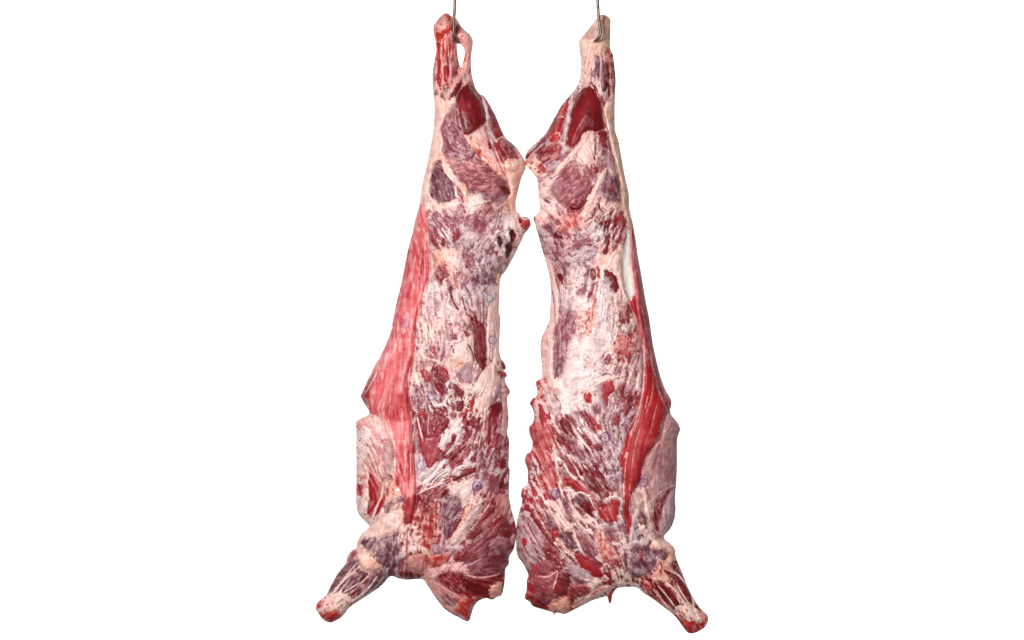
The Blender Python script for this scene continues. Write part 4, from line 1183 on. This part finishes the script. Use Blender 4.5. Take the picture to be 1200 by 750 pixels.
# loin
R.line('H', '100,20 130,130 150,210', 12, 8, 'flesh', rag=1.4)
R.poly('H', '110,60 150,200 165,340 160,480 150,560 120,640 90,740 140,760 200,600 215,400 200,250 150,100', 'cream', film=.35, filmcol='rose', lift=1, rag=1)
for p, w in (('185,200 220,320 228,460 215,700', 12), ('160,260 185,420 190,600 180,740', 7), ('235,330 240,480 230,640 240,760', 9)):
    R.line('H', p, w, w, 'mauve', film=.3, rag=1.4, lift=-.4)
R.poly('H', '210,200 242,200 246,250 222,242', 'deep', rag=1, lift=-.4)
R.line('H', '235,240 270,300', 16, 10, 'flesh', rag=2)
R.poly('H', '245,350 320,330 350,440 330,480 260,500', 'lilac', film=.5, filmcol='white', rag=2, alpha=.7)
R.poly('H', '240,502 332,482 340,560 302,692 250,730', 'mauve', film=.35, filmcol='lilac', rag=1.8, lift=.4, part='muscle')
R.poly('H', '450,160 486,160 492,222 470,242 445,212', 'deep', lift=-.6, part='opening')
R.line('H', '455,185 475,180 478,210', 5, 4, 'rose', lift=.6)
R.poly('H', '498,138 524,180 512,242 500,192', 'blood', rag=1.4)
R.poly('H', '558,170 602,180 642,222 662,290 632,332 602,302 580,262 560,232', 'deep', rag=1, lift=-.4, part='muscle')
R.poly('H', '562,225 590,220 600,270 575,265', 'lilac', rag=1.6)
R.poly('H', '460,272 482,260 472,342 442,382 430,362', 'flesh', rag=1.4)
R.poly('H', '350,322 420,272 412,342 370,362', 'mauve', rag=1.4, film=.15)
R.poly('H', '400,202 442,150 432,232 410,272', 'purple', film=.5, filmcol='lilac', rag=1.6)
R.line('H', '500,250 486,330 470,430 430,530', 20, 34, 'blood', film=.3, filmcol='rose', rag=2.6, alpha=.85, lift=.3)
R.line('H', '460,440 450,560 430,630', 26, 16, 'peach', rag=2)
R.spots('H', '420,460 470,470 450,640 410,640', 'blood', 24, .4, 1.4, 1.2, seed=5)
R.poly('H', '690,430 722,410 742,450 732,562 690,562 668,512', 'flesh', film=.12, rag=1.5, part='muscle')
R.poly('H', '680,560 740,560 745,620 690,620', 'grey', film=.4, filmcol='cream', rag=2)
R.spots('H', '630,660 700,640 780,690 770,780 640,780', 'blood', 80, .4, 1.4, 1.2, seed=6)
R.poly('H', '640,670 700,660 760,690 750,760 650,760', 'rose', film=.35, filmcol='blood', alpha=.6, rag=3, lift=.4)
for p in ('540,300 530,420 520,520', '580,380 570,480 560,600', '640,380 620,480 600,600 590,740', '500,560 480,650', '660,540 640,640 620,740'):
    R.line('H', p, 18, 12, 'white', rag=1.6, lift=1, alpha=.8)
for p in ('580,540 600,640 600,720', '550,360 560,420', '470,660 490,700', '620,420 610,500', '690,310 720,390'):
    R.line('H', p, 12, 8, 'lilac', rag=2.2, alpha=.8)
R.poly('H', '600,90 680,60 690,180 700,300 720,390 680,320 640,200 580,150', 'cream', film=.3, filmcol='tan', lift=1.2, rag=1)
R.line('H', '640,20 600,90 570,150', 24, 14, 'cream', lift=1.4)
R.line('H', '665,80 640,150', 9, 7, 'tan')
R.poly('H', '405,690 500,640 620,640 600,760 420,760', 'white', film=.25, filmcol='cream', rag=1.6, lift=.8, alpha=.8)
R.poly('H', '440,670 520,650 530,720 470,740', 'lilac', alpha=.5, soft=4, lift=0, groove=0)
# pale patch added where backdrop shows through between flank sheet and loin
GAP_R = '735.2,266 738.3,285 738.8,300 740.5,318 743.6,342 741,349.5 738.4,353 734.6,343 731,325 729.4,308 731.4,290 734,275'
R.poly('x', GAP_R, 'gap_pale', warp=.3, rag=.2, soft=.5, lift=-1, rnd=2, groove=0, wet=.5, part='gap_patch')
# flank sheet
SH_R = """741,259 744.8,280 747.5,300 751,318.8 756,349 760.8,373 764,396 767,412.4 773.6,439.6 780,457 785.6,466.8 786.5,475 780,492 776,510
 768,522 758,535 752,552 749,566 741,580 737,592 736.6,608 737,614 733,600 731,580 730,556 727,538 730,528 735,506 745,487 748,470 753,455 754,430 752,405 748,386 744,370 738,356 741,350 744.4,342 741.5,318 739.6,300"""
R.poly('x', SH_R, 'sheetd', film=.07, filmcol='rose', warp=.4, rag=.3, lift=3.0, rnd=3, groove=1.2, wet=.36)
R.poly('K', '592,262 650,250 680,312 682,420 742,532 732,690 702,760 640,860 580,950 570,1060 520,1120 490,1220 465,1260 445,1200 440,1100 430,1000 415,910 440,870 472,730 522,680 547,520 582,430', 'sheetr', film=.08, filmcol='sheetd', rag=1.8, warp=.8, soft=3, lift=.6, groove=0, wet=.33)
R.poly('K', '600,30 640,100 700,300 770,480 760,560 700,420 650,240', 'sheetr', alpha=.35, soft=5, lift=0, groove=0)
R.poly('H', '736,418 776,348 788,420 802,540 780,500 748,440', 'sheetr', rag=1, lift=.3)
for p, w, t in (('760,180 790,400 830,600 850,760', 10, 'sheet'), ('800,160 835,400 880,640', 9, 'sheetr'), ('775,60 800,200', 7, 'sheet'), ('770,480 795,580 812,740', 7, 'rose'), ('780,570 800,640', 14, 'blood'), ('820,420 850,560 880,740', 6, 'rose')):
    R.line('H', p, w, w * .7, t, rag=1.4, alpha=.6)
for p, w, t in (('590,20 592,200 585,420 520,680 480,750', 11, 'cream'), ('640,130 655,250 680,330', 12, 'rose'), ('700,420 740,520 760,580', 12, 'beige'), ('660,320 650,460 600,620', 7, 'rose'), ('620,460 600,560', 6, 'peach'), ('690,520 660,640 640,740', 7, 'rose'),
                ('700,300 740,420 780,500', 10, 'rose'), ('740,600 720,720', 9, 'beige')):
    R.line('K', p, w, w * .7, t, rag=1.4, alpha=.7, lift=.7)
for p, w, t in (('560,80 520,240 500,400', 7, 'rose'), ('470,250 450,400 450,560', 9, 'peach'), ('640,60 590,250 560,400', 7, 'sheetd'), ('680,40 640,160', 7, 'sheetd'), ('490,480 485,600', 8, 'rose'), ('440,480 445,600', 8, 'cream')):
    R.line('N', p, w, w * .7, t, rag=1.6, alpha=.7, lift=.4)
R.poly('N', '445,640 470,650 495,740 480,830 462,800 452,700', 'red', lift=1)
# outer flank
R.poly('K', '785,580 860,700 852,770 720,780 752,600', 'beige', film=.3, filmcol='mauve', lift=.8, rag=1.6, alpha=.85)
R.poly('N', '730,20 852,70 832,480 752,520 690,602 602,522 572,452 640,240 702,130', 'beige', film=.42, filmcol='mauve', rag=2, lift=.8, alpha=.85, groove=0)
R.poly('N', '640,230 720,200 800,300 800,420 720,440 660,330', 'mauve', film=.35, filmcol='beige', alpha=.6, soft=5, rag=2, lift=0, groove=0)
R.line('N', '690,560 750,520 820,490', 10, 8, 'cream')
R.poly('N', '648,742 680,622 722,562 800,512 742,602 722,702 702,770 690,830', 'flesh', film=.08, rag=1.2, lift=-.6, part='muscle')
R.poly('N', '745,622 822,532 826,702 818,770 770,830 712,830 722,742', 'lilac', film=.35, filmcol='beige', rag=1.4, lift=1.4)
R.spots('N', '700,560 760,560 730,700 690,740', 'rose', 20, .3, .8, seed=7)
R.line('N', '580,500 608,620 632,750', 30, 46, 'cream', lift=1.6, rag=1)
R.line('N', '606,560 620,660 640,740', 8, 6, 'peach', lift=.6)
R.poly('N', '528,670 572,680 612,750 560,790 536,750', 'purple', film=.25, rag=1.2)
R.poly('N', '500,560 560,520 590,600 590,680 530,660', 'beige', film=.4, filmcol='cream', rag=1.5)
R.line('N', '812,640 822,690', 8, 6, 'flesh')
# ribs, loin end
R.poly('K', '60,380 100,350 110,420 95,465 65,440', 'lilac', film=.5, filmcol='white', lift=1.2, groove=1)
R.line('K', '70,370 62,420 95,462', 6, 5, 'purple', alpha=.7, lift=-.6)
R.poly('K', '240,380 290,380 320,540 290,560 250,480', 'lilac', film=.3, rag=1.5)
R.poly('K', '288,382 352,340 372,380 382,430 342,452 322,532 300,522', 'red', rag=1, lift=.8, part='muscle')
R.poly('K', '400,392 462,360 462,422 430,452 400,432', 'flesh', rag=1.4, part='muscle')
R.poly('K', '450,480 502,450 512,502 482,592 440,602 435,532', 'flesh', rag=1.4, part='muscle')
R.poly('K', '368,612 412,590 422,642 392,682 364,662', 'flesh', rag=1.8)
R.spots('K', '340,460 500,440 500,740 300,740', 'purple', 110, .3, 1.1, 1.8, seed=8)
R.poly('K', '145,460 190,440 212,470 202,512 160,502', 'red', film=.2, filmcol='rose', rag=1)
R.poly('K', '214,540 252,520 262,582 230,592', 'mauve', rag=1)
R.poly('K', '118,580 160,570 212,622 242,702 230,742 180,682', 'flesh', rag=1, part='muscle')
R.poly('K', '200,612 262,672 272,712 242,702', 'red', rag=.8)
R.poly('K', '10,600 62,622 104,682 92,692 40,642', 'flesh', rag=.8)
R.poly('K', '70,575 110,580 118,640 95,620', 'mauve', rag=1)
R.poly('K', '-20,640 20,630 72,740 40,770 0,720', 'flesh', rag=1)
R.poly('K', '310,172 352,170 346,222 320,242 298,222', 'flesh', rag=1.4, lift=-.3)
for p, w in (('415,140 402,210', 14), ('490,145 482,225', 18), ('440,190 445,215', 14), ('510,160 470,250 380,300', 7), ('420,180 390,260 370,300', 7), ('480,290 470,340', 14), ('280,310 330,300 370,320', 9), ('310,140 280,190', 8)):
    R.line('K', p, w, w * .6, 'flesh' if w > 12 else 'purple', rag=1.6, lift=-.6)
R.spots('K', '380,40 520,40 500,200 390,200', 'blood', 70, .4, 1.3, 1.4, seed=9)
R.line('K', '540,200 500,320 450,440', 18, 22, 'grey', film=.4, filmcol='mauve', rag=1.6)
R.line('K', '560,300 540,420', 24, 18, 'cream', rag=1.4, lift=1)
R.line('K', '200,205 215,185', 8, 8, 'blood')
R.line('K', '240,380 330,340 460,310', 24, 16, 'cream', film=.1, lift=1.6, rag=1.4)
R.poly('K', '50,70 200,60 280,150 250,330 130,420 60,560 0,560 20,300', 'white', film=.3, filmcol='cream', alpha=.75, rag=1.5, lift=1.2, groove=0)
R.spots('K', '130,160 280,160 260,300 150,320', 'flesh', 24, .3, .9, seed=10)
R.poly('K', '220,20 300,20 310,90 240,110', 'lilac', alpha=.5, soft=4, lift=0, groove=0)
# spine edge
R.poly('J', '930,-40 1010,-40 1000,240 960,320 925,330 930,200', 'mauve', film=.3, filmcol='lilac', rag=1.4, lift=.4)
R.poly('J', '930,220 990,210 1000,290 960,325 930,300', 'purple', film=.4, filmcol='lilac', rag=1.5)
for p, w in (('940,20 945,140 935,300', 8), ('885,40 880,160', 8), ('980,0 975,180', 7)):
    R.line('J', p, w, w, 'lilac', rag=1.2)
R.line('J', '915,20 905,180 905,320 940,420', 30, 40, 'cream', lift=1.4, rag=1)
R.poly('J', '850,400 900,420 960,500 985,580 940,620 890,540', 'lilac', film=.5, filmcol='cream', rag=1.4, lift=.6)
R.line('J', '935,450 975,520 980,590', 10, 8, 'purple', film=.3, rag=1.2, lift=-.6)
R.poly('J', '820,520 862,562 884,642 852,702 828,640', 'pinkred', rag=1.2)
R.poly('J', '798,350 830,340 830,372 805,382', 'blood', rag=1)
R.poly('J', '752,525 775,485 795,485 775,540', 'red', rag=1)
R.poly('J', '970,650 1000,640 1030,720 1010,740', 'deep', rag=.8)
R.poly('J', '750,700 780,670 800,720 780,790 752,760', 'pinkred', film=.3, filmcol='rose', lift=.8)
R.poly('J', '770,690 840,680 870,760 800,800', 'pinkred', film=.2, filmcol='rose', rag=1.5)
R.line('J', '900,660 930,740 960,800', 26, 22, 'cream', lift=1.2, rag=1.6)
R.poly('M', '780,50 922,50 932,202 882,242 942,402 962,482 922,522 880,442 820,332 790,202', 'pinkred', film=.38, filmcol='rose', rag=1.8, lift=1.2, part='muscle')
R.poly('M', '715,300 745,260 770,262 750,380 728,360', 'pinkred', film=.2, filmcol='rose', lift=1, rag=1)
for p in ('790,160 800,210', '830,420 860,480', '765,400 790,450', '860,470 890,540', '700,530 690,590', '735,520 725,590', '760,600 800,660 840,750', '880,600 860,560'):
    R.line('M', p, 18, 10, 'red', rag=1.8)
R.line('M', '930,200 945,320 965,420', 22, 22, 'cream', rag=1.5, lift=1.2)
for p in ('880,240 930,300 950,400', '840,350 900,440', '800,250 840,330'):
    R.line('M', p, 9, 6, 'rose', rag=1.6)
R.poly('M', '945,150 975,160 1000,190 965,180', 'deep', rag=.6)
R.poly('M', '960,250 1000,270 1040,320 980,300', 'mauve', rag=.8)
R.poly('M', '965,370 1010,380 1040,460 990,430', 'purple', film=.2, rag=.8)
R.line('M', '900,600 960,660 1010,740', 30, 34, 'cream', lift=1.4, rag=1.4)
R.poly('M', '870,700 905,710 925,760 890,770', 'purple', rag=1)
# rib muscle streaks
for p, t in (('0,20 42,10 72,80 42,100', 'flesh'), ('0,130 62,120 112,190 165,302 112,302 50,232', 'mauve'), ('138,130 166,124 214,190 182,202', 'flesh'), ('208,200 272,188 294,230 240,242', 'flesh'),
             ('0,272 40,290 104,402 72,424 20,342', 'flesh'), ('190,380 252,400 282,442 240,432', 'flesh'), ('290,480 372,500 402,530 350,542', 'mauve'), ('210,330 260,325 262,362 225,358', 'flesh'),
             ('-30,120 0,110 30,170 10,200', 'flesh'), ('-20,380 10,380 60,470 30,480', 'mauve'), ('90,350 120,350 150,400 130,410', 'flesh'), ('-10,170 40,180 90,260 60,260', 'flesh')):
    R.poly('N', p, t, rag=1, lift=.9, film=.05, part='muscle')
for p in ('265,260 290,330 320,420', '300,330 330,410', '330,280 345,310', '60,100 100,160', '170,220 220,300', '150,330 200,370', '270,60 290,100', '0,90 30,120', '110,20 150,70'):
    R.line('N', p, 11, 5, 'flesh', rag=1.2)
R.poly('N', '110,372 182,420 232,430 282,502 334,572 302,592 240,542 170,482', 'deep', film=.12, rag=1.4, lift=-.6, part='muscle')
R.spots('N', '120,380 280,420 380,560 260,560', 'deep', 40, .5, 2.0, 2, seed=11)
R.spots('N', '240,140 420,120 430,520 300,460', 'purple', 90, .3, .9, 2.4, seed=12)
R.poly('N', '0,440 60,440 150,500 230,580 150,560 60,500 0,510', 'red', rag=1.6, film=.2, filmcol='rose')
R.poly('N', '70,582 130,560 182,592 214,702 204,732 150,692', 'purple', film=.1, rag=.6, lift=1.8, part='muscle')
R.poly('N', '150,620 190,620 212,700 200,728 165,690', 'red', lift=.4, rag=.6)
R.line('N', '60,590 110,545 180,570 215,640', 14, 12, 'white', lift=1.6, rag=.8)
R.poly('N', '210,592 302,612 382,592 412,642 392,742 302,762 250,682', 'flesh', film=.12, rag=1.4, lift=1, part='muscle')
R.poly('N', '300,640 390,640 400,720 320,730', 'red', alpha=.6, rag=1.5, lift=0)
R.poly('N', '362,600 404,596 412,646 380,630', 'red', rag=.8)
R.line('N', '320,590 370,575 430,600', 18, 12, 'white', rag=1.4, lift=1)
R.line('N', '40,560 60,640 120,720 200,780', 28, 26, 'cream', rag=1.4, lift=1.4)
R.line('N', '0,600 30,690 70,760', 18, 14, 'purple', rag=1)
# shoulder
R.poly('P', '255,160 322,160 342,210 372,246 310,246 268,202', 'purple', film=.1, rag=.8, lift=1.8, part='muscle')
R.poly('P', '345,140 402,162 462,230 472,282 432,296 390,262 360,202', 'mauve', film=.1, rag=.8, lift=1.8, part='muscle')
R.poly('P', '190,70 228,78 246,142 216,152', 'purple', film=.1, rag=.8, lift=1, part='muscle')
R.poly('P', '215,150 250,150 248,190 225,180', 'red', rag=1)
R.poly('P', '285,0 312,0 330,70 318,110 295,60', 'mauve', film=.3, rag=1.2)
R.line('P', '330,110 350,190 400,290', 12, 10, 'cream', lift=1.3)
R.line('P', '240,60 300,130 335,150', 20, 14, 'cream', lift=1.2, rag=1.4)
R.line('P', '250,190 290,250 400,300', 9, 8, 'rose', lift=1)
R.line('P', '410,60 470,120 480,220 500,300', 20, 24, 'cream', rag=1.8, lift=1.2)
R.poly('P', '480,20 560,30 588,95 530,102 480,62', 'red', film=.12, filmcol='rose', rag=1.4, lift=.8)
R.poly('P', '365,0 410,0 445,72 420,60', 'deep', rag=.8)
R.poly('P', '500,130 560,150 594,202 560,212', 'mauve', rag=1.4, film=.15)
R.poly('P', '460,160 500,170 560,280 560,320 490,300', 'rose', film=.35, filmcol='blood', rag=2.4, lift=.5)
R.spots('P', '460,160 560,170 620,330 500,320', 'blood', 50, .4, 1.3, 1.5, seed=13)
R.poly('P', '612,10 640,20 662,112 645,158 630,102', 'red', rag=.8, lift=1.2)
R.poly('P', '690,30 740,70 740,140 700,110', 'purple', film=.4, filmcol='beige', rag=1.4)
R.line('P', '690,30 660,150 650,260 640,360', 26, 20, 'grey', film=.3, rag=1.4, lift=.8)
R.poly('P', '660,232 762,250 792,330 720,402 642,382 652,302', 'purple', film=.45, filmcol='lilac', rag=2, lift=1, part='muscle')
R.poly('P', '700,250 720,260 712,320 698,300', 'flesh', rag=1.4)
R.poly('P', '640,340 720,370 700,410 640,400', 'purple', film=.2, rag=1.6, alpha=.8)
R.poly('P', '785,205 862,205 902,270 885,330 850,310 800,262 760,240', 'peach', film=.4, filmcol='cream', lift=1.6, rag=1.2)
R.line('P', '700,120 780,200 860,240', 40, 24, 'cream', film=.2, filmcol='peach', lift=1.2, rag=1.4)
R.poly('P', '760,252 842,250 862,290 822,312 770,282', 'purple', film=.2, filmcol='lilac', rag=1.4, lift=1)
R.poly('P', '770,420 800,360 830,330 870,390 860,430 800,430', 'peach', film=.3, filmcol='blood', rag=2, lift=.8)
R.line('P', '815,320 820,370 810,410', 9, 6, 'blood', rag=2)
R.poly('P', '870,342 912,318 962,430 1034,590 1002,602 982,502 930,420', 'deep', film=.08, filmcol='lilac', rag=.6, lift=1.8, part='muscle')
R.poly('P', '838,368 900,392 970,462 992,552 952,532 900,442', 'deep', film=.08, filmcol='lilac', rag=.6, lift=1.8, part='muscle')
R.poly('P', '783,430 840,440 902,512 922,582 892,592 820,512 788,462', 'deep', film=.08, filmcol='lilac', rag=.6, lift=1.8, part='muscle')
R.line('P', '845,360 920,400 985,490 1000,575', 11, 9, 'cream', lift=1.2)
R.line('P', '900,330 950,420 1010,560', 6, 5, 'rose', lift=.8)
R.line('P', '800,450 860,520 910,590', 8, 7, 'cream', lift=1)
R.line('P', '830,420 900,480 965,570', 11, 13, 'cream', lift=1.2)
R.line('P', '905,440 950,520 985,555', 5, 4, 'cream', lift=.6)
R.poly('P', '718,440 770,440 810,520 860,580 840,580 770,525 725,485', 'flesh', film=.35, filmcol='rose', rag=1.6)
R.poly('P', '715,430 750,430 760,490 725,480', 'blood', film=.2, filmcol='rose', rag=1.4, alpha=.8)
R.line('P', '780,470 830,540 880,590', 14, 10, 'rose', rag=1)
R.poly('P', '905,560 1000,572 1040,600 1072,640 1040,670 960,650 900,610', 'cream', film=.2, filmcol='tan', rag=1, lift=1)
R.poly('P', '935,640 1020,652 1062,650 1040,690 972,714 945,690', 'blood', film=.25, filmcol='rose', rag=1.6, wet=.3, lift=.4)
R.poly('P', '1030,590 1072,610 1074,650 1050,640', 'rose', film=.3, filmcol='blood', rag=1)
R.line('P', '880,600 920,640 950,690', 14, 12, 'red', rag=1.6)
R.spots('P', '900,570 1060,590 1050,690 950,690', 'blood', 40, .4, 1.4, seed=14)
# neck
R.poly('P', '30,132 92,80 162,150 182,232 150,322 100,372 60,322 28,252', 'grey', film=.4, filmcol='flesh', rag=2.4, lift=.8, alpha=.6, soft=2)
for p, w in (('60,120 110,200 150,300', 12), ('40,180 80,260 110,340', 9), ('90,110 130,190 170,250', 10), ('50,250 80,320', 9), ('110,150 140,210', 7)):
    R.line('P', p, w, w * .5, 'flesh', rag=2.4, alpha=.75)
R.poly('P', '58,188 78,198 78,232 62,228', 'red', rag=1.2)
R.line('P', '110,60 150,120 190,180 250,250 330,300', 26, 16, 'flesh', rag=1.8)
R.poly('P', '178,222 250,252 262,342 200,302 170,260', 'flesh', rag=1.6, part='muscle')
R.poly('P', '112,342 180,310 240,340 200,388 130,396', 'mauve', film=.3, filmcol='flesh', rag=1.4)
R.poly('P', '105,360 140,330 130,395 110,395', 'red', rag=1)
R.poly('P', '348,280 420,300 502,390 440,402 380,352', 'red', rag=.8, lift=1.4, part='muscle')
R.line('P', '250,240 320,320 400,400', 14, 10, 'grey', rag=1.4)
R.poly('P', '270,372 350,336 452,412 400,442 330,432', 'grey', film=.35, filmcol='purple', rag=1.6, lift=.8)
R.poly('P', '345,410 400,420 390,450 350,440', 'purple', rag=1.6)
R.poly('P', '98,400 200,408 300,362 322,432 302,502 240,542 150,562 112,502', 'mauve', film=.12, filmcol='flesh', rag=1.4, lift=1.5, part='muscle')
R.poly('P', '110,410 300,380 310,490 200,550 120,510', 'flesh', alpha=.5, soft=6, rag=2, lift=0, groove=0)
R.poly('P', '240,400 310,380 320,440 290,500 230,490', 'deep', alpha=.75, rag=1.6, lift=0)
R.line('P', '150,400 200,402 250,375 240,420 225,470', 11, 8, 'rose', lift=1)
R.poly('P', '76,412 105,400 125,480 110,540 72,520', 'red', film=.1, rag=1)
R.poly('P', '70,500 130,520 202,580 130,572 76,530', 'deep', film=.2, filmcol='blood', rag=1.4, wet=.3)
R.poly('P', '205,545 240,522 312,518 322,582 285,606 210,582', 'peach', film=.45, filmcol='blood', rag=2, lift=1)
R.poly('P', '320,440 400,440 430,490 340,560 310,500', 'flesh', film=.2, filmcol='rose', rag=1.8)
R.poly('P', '340,575 440,530 560,465 500,450 430,490 350,530', 'rose', film=.5, filmcol='cream', rag=1.5, lift=.4)
R.line('P', '430,500 490,470 540,465', 9, 6, 'blood', alpha=.7, rag=2)
R.poly('P', '580,465 552,500 546,545 530,548 522,510 545,475', 'red', lift=1.2)
R.line('P', '400,420 520,440 640,440', 22, 16, 'cream', film=.3, filmcol='rose', rag=1.8, lift=1)
R.poly('P', '490,420 560,425 550,445 500,445', 'flesh', rag=1.5)
R.spots('P', '600,400 760,420 720,450 620,450', 'deep', 14, .5, 1.8, seed=15)
# ink
R.stamp(709, 512.4, 5.2, seed=11, alpha=.8)
R.stamp(754, 565.6, 5.0, seed=12, alpha=.75)
R.stamp(651.2, 579, 5.0, seed=13, alpha=.8)
q = R.box(pts('x', GAP_R), 6)
gap_pale = sdf(R.X[q], R.Y[q], pts('x', GAP_R))
R.thin[q] = 1 - 0.16 * sstep(-5.0, 4.0, gap_pale)

# parts of the right side
R.region('round', 'x', '760,95 670,95 600,170 610,300 760,306')
R.region('hind_shank', 'x', '665,5 730,5 732,118 700,108 690,100 670,106 675,60', 'pale hind shank with clean tan knob')
R.region('loin', 'x', '610,300 760,306 770,432 610,440')
R.region('rib_section', 'x', '605,440 770,432 760,572 690,580 605,572')
R.region('shoulder', 'x', '605,572 690,580 760,572 800,640 760,690 700,705 620,640 600,610')
R.region('neck', 'x', '595,590 625,600 660,655 715,680 725,695 710,715 640,730 605,700', 'dark wine red neck with ragged cut end')
R.region('flank_edge', 'x', '785,480 805,500 800,600 790,625 775,632 752,600 750,565 768,522')
R.region('fore_shank', 'x', '745,680 765,668 778,655 795,652 845,720 835,750 800,750 745,695')
R.region('flank_sheet', 'x', SH_R, 'glossy red muscle sheet hanging down the flank', wob=.3)

# ------------------------------------------------------------------ the two things
def thing(name, label, cat, loc, group=None):
    o = link(bpy.data.objects.new(name, None))
    o.empty_display_size = 0.1
    o.location = loc
    o['label'] = label
    o['category'] = cat
    if group:
        o['group'] = group
    return o


def wpos(px, py, y=0.0):
    k = (D + y) / D * S
    return ((px - CX) * k, y, ZC - (py - CY) * k)


GRP = 'sides of beef hanging from hooks'
tL = thing('beef_side', 'raw side of beef with pale pink flank sheet and slit beside its bloody shank', 'beef side', wpos(500, 729), GRP)
L.build(tL, m_meat)
tR = thing('beef_side', 'raw side of beef with darker red flank sheet and clean tan shank end', 'beef side', wpos(710, 742), GRP)
R.build(tR, m_meat)

# ------------------------------------------------------------------ hooks
m_steel, nd, lk, bs = new_mat('worn_steel')
bs.inputs['Metallic'].default_value = 0.85
tcn = nd.new('ShaderNodeTexCoord')
nn = nd.new('ShaderNodeTexNoise')
nn.inputs['Scale'].default_value = 60
nn.inputs['Detail'].default_value = 6
lk.new(tcn.outputs['Object'], nn.inputs['Vector'])
rr = nd.new('ShaderNodeValToRGB')
rr.color_ramp.elements[0].position = 0.3
rr.color_ramp.elements[0].color = (0.07, 0.048, 0.036, 1)
rr.color_ramp.elements[1].position = 0.75
rr.color_ramp.elements[1].color = (0.24, 0.185, 0.15, 1)
lk.new(nn.outputs['Fac'], rr.inputs[0])
lk.new(rr.outputs[0], bs.inputs['Base Color'])
bs.inputs['Roughness'].default_value = 0.42


def tube(name, P, rad, parent, mat, n=14):
    P = np.asarray(P, float)
    V, F = [], []
    ref = np.array([1.0, 0.13, 0.0])
    for i in range(len(P)):
        t = P[min(i + 1, len(P) - 1)] - P[max(i - 1, 0)]
        t /= np.linalg.norm(t)
        a = np.cross(t, ref)
        a /= np.linalg.norm(a)
        b = np.cross(t, a)
        ref = np.cross(a, t) if abs(np.dot(ref, t)) > 0.95 else ref
        for k in range(n):
            w = 2 * math.pi * k / n
            V.append(P[i] + rad[i] * (math.cos(w) * a + math.sin(w) * b))
    for i in range(len(P) - 1):
        for k in range(n):
            F.append((i * n + k, i * n + (k + 1) % n, (i + 1) * n + (k + 1) % n, (i + 1) * n + k))
    F.append(tuple(range(n))[::-1])
    F.append(tuple((len(P) - 1) * n + k for k in range(n)))
    m = bpy.data.meshes.new(name)
    m.from_pydata([tuple(v - np.array(parent.location)) for v in V], [], F)
    m.polygons.foreach_set('use_smooth', np.ones(len(F), bool))
    m.materials.append(mat)
    o = link(bpy.data.objects.new(name, m))
    o.parent = parent
    return o


def spline3(C, n=8):
    C = np.asarray(C, float)
    out = []
    for i in range(len(C) - 1):
        p0, p1, p2, p3 = C[max(i - 1, 0)], C[i], C[i + 1], C[min(i + 2, len(C) - 1)]
        for t in np.linspace(0, 1, n, endpoint=False):
            out.append(0.5 * ((2 * p1) + (-p0 + p2) * t + (2 * p0 - 5 * p1 + 4 * p2 - p3) * t * t
                              + (-p0 + 3 * p1 - 3 * p2 + p3) * t ** 3))
    out.append(C[-1])
    return np.array(out)


def hook(label, ctrl, top):
    t = thing('meat_hook', label, 'hook', wpos(*top), 'steel meat hooks')
    C = [wpos(*c) for c in ctrl]
    P = spline3(C)
    n = len(P)
    rad = np.full(n, 0.0058)
    k = n // 4
    rad[-k:] = np.linspace(0.0058, 0.0028, k)
    tube('hook_bend', P, rad, t, m_steel)
    # long rod going up out of the picture
    up = np.array(C[0]) + np.array([[0, 0, 0], [0.0015 * (1 if top[0] < 600 else -1), 0, 0.16]])
    rod = tube('rod', np.array([up[0] - (0, 0, .004), up[1]]), np.array([0.0060, 0.0060]), t, m_steel)
    return t


hook('straight steel hook rod run through the gap beside the bloody shank',
     [(533.2, -4, -.055), (532.6, 14, -.057), (531.6, 30, -.060), (532.0, 41, -.056), (533.6, 46.5, -.040), (536.4, 49.6, -.010), (537.2, 48.5, .03), (537.4, 40, .058), (537, 32, .064)],
     (533.4, -52))
hook('bent steel hook piercing the clean tan shank end',
     [(700.2, -4, -.075), (700.9, 10, -.075), (702.0, 24, -.076), (703.6, 35, -.078), (703.2, 41.5, -.078), (699.6, 46.5, -.070), (697.2, 48.6, -.045), (696.4, 49.2, .0), (697, 47, .05), (698, 40, .07)],
     (699.6, -52))
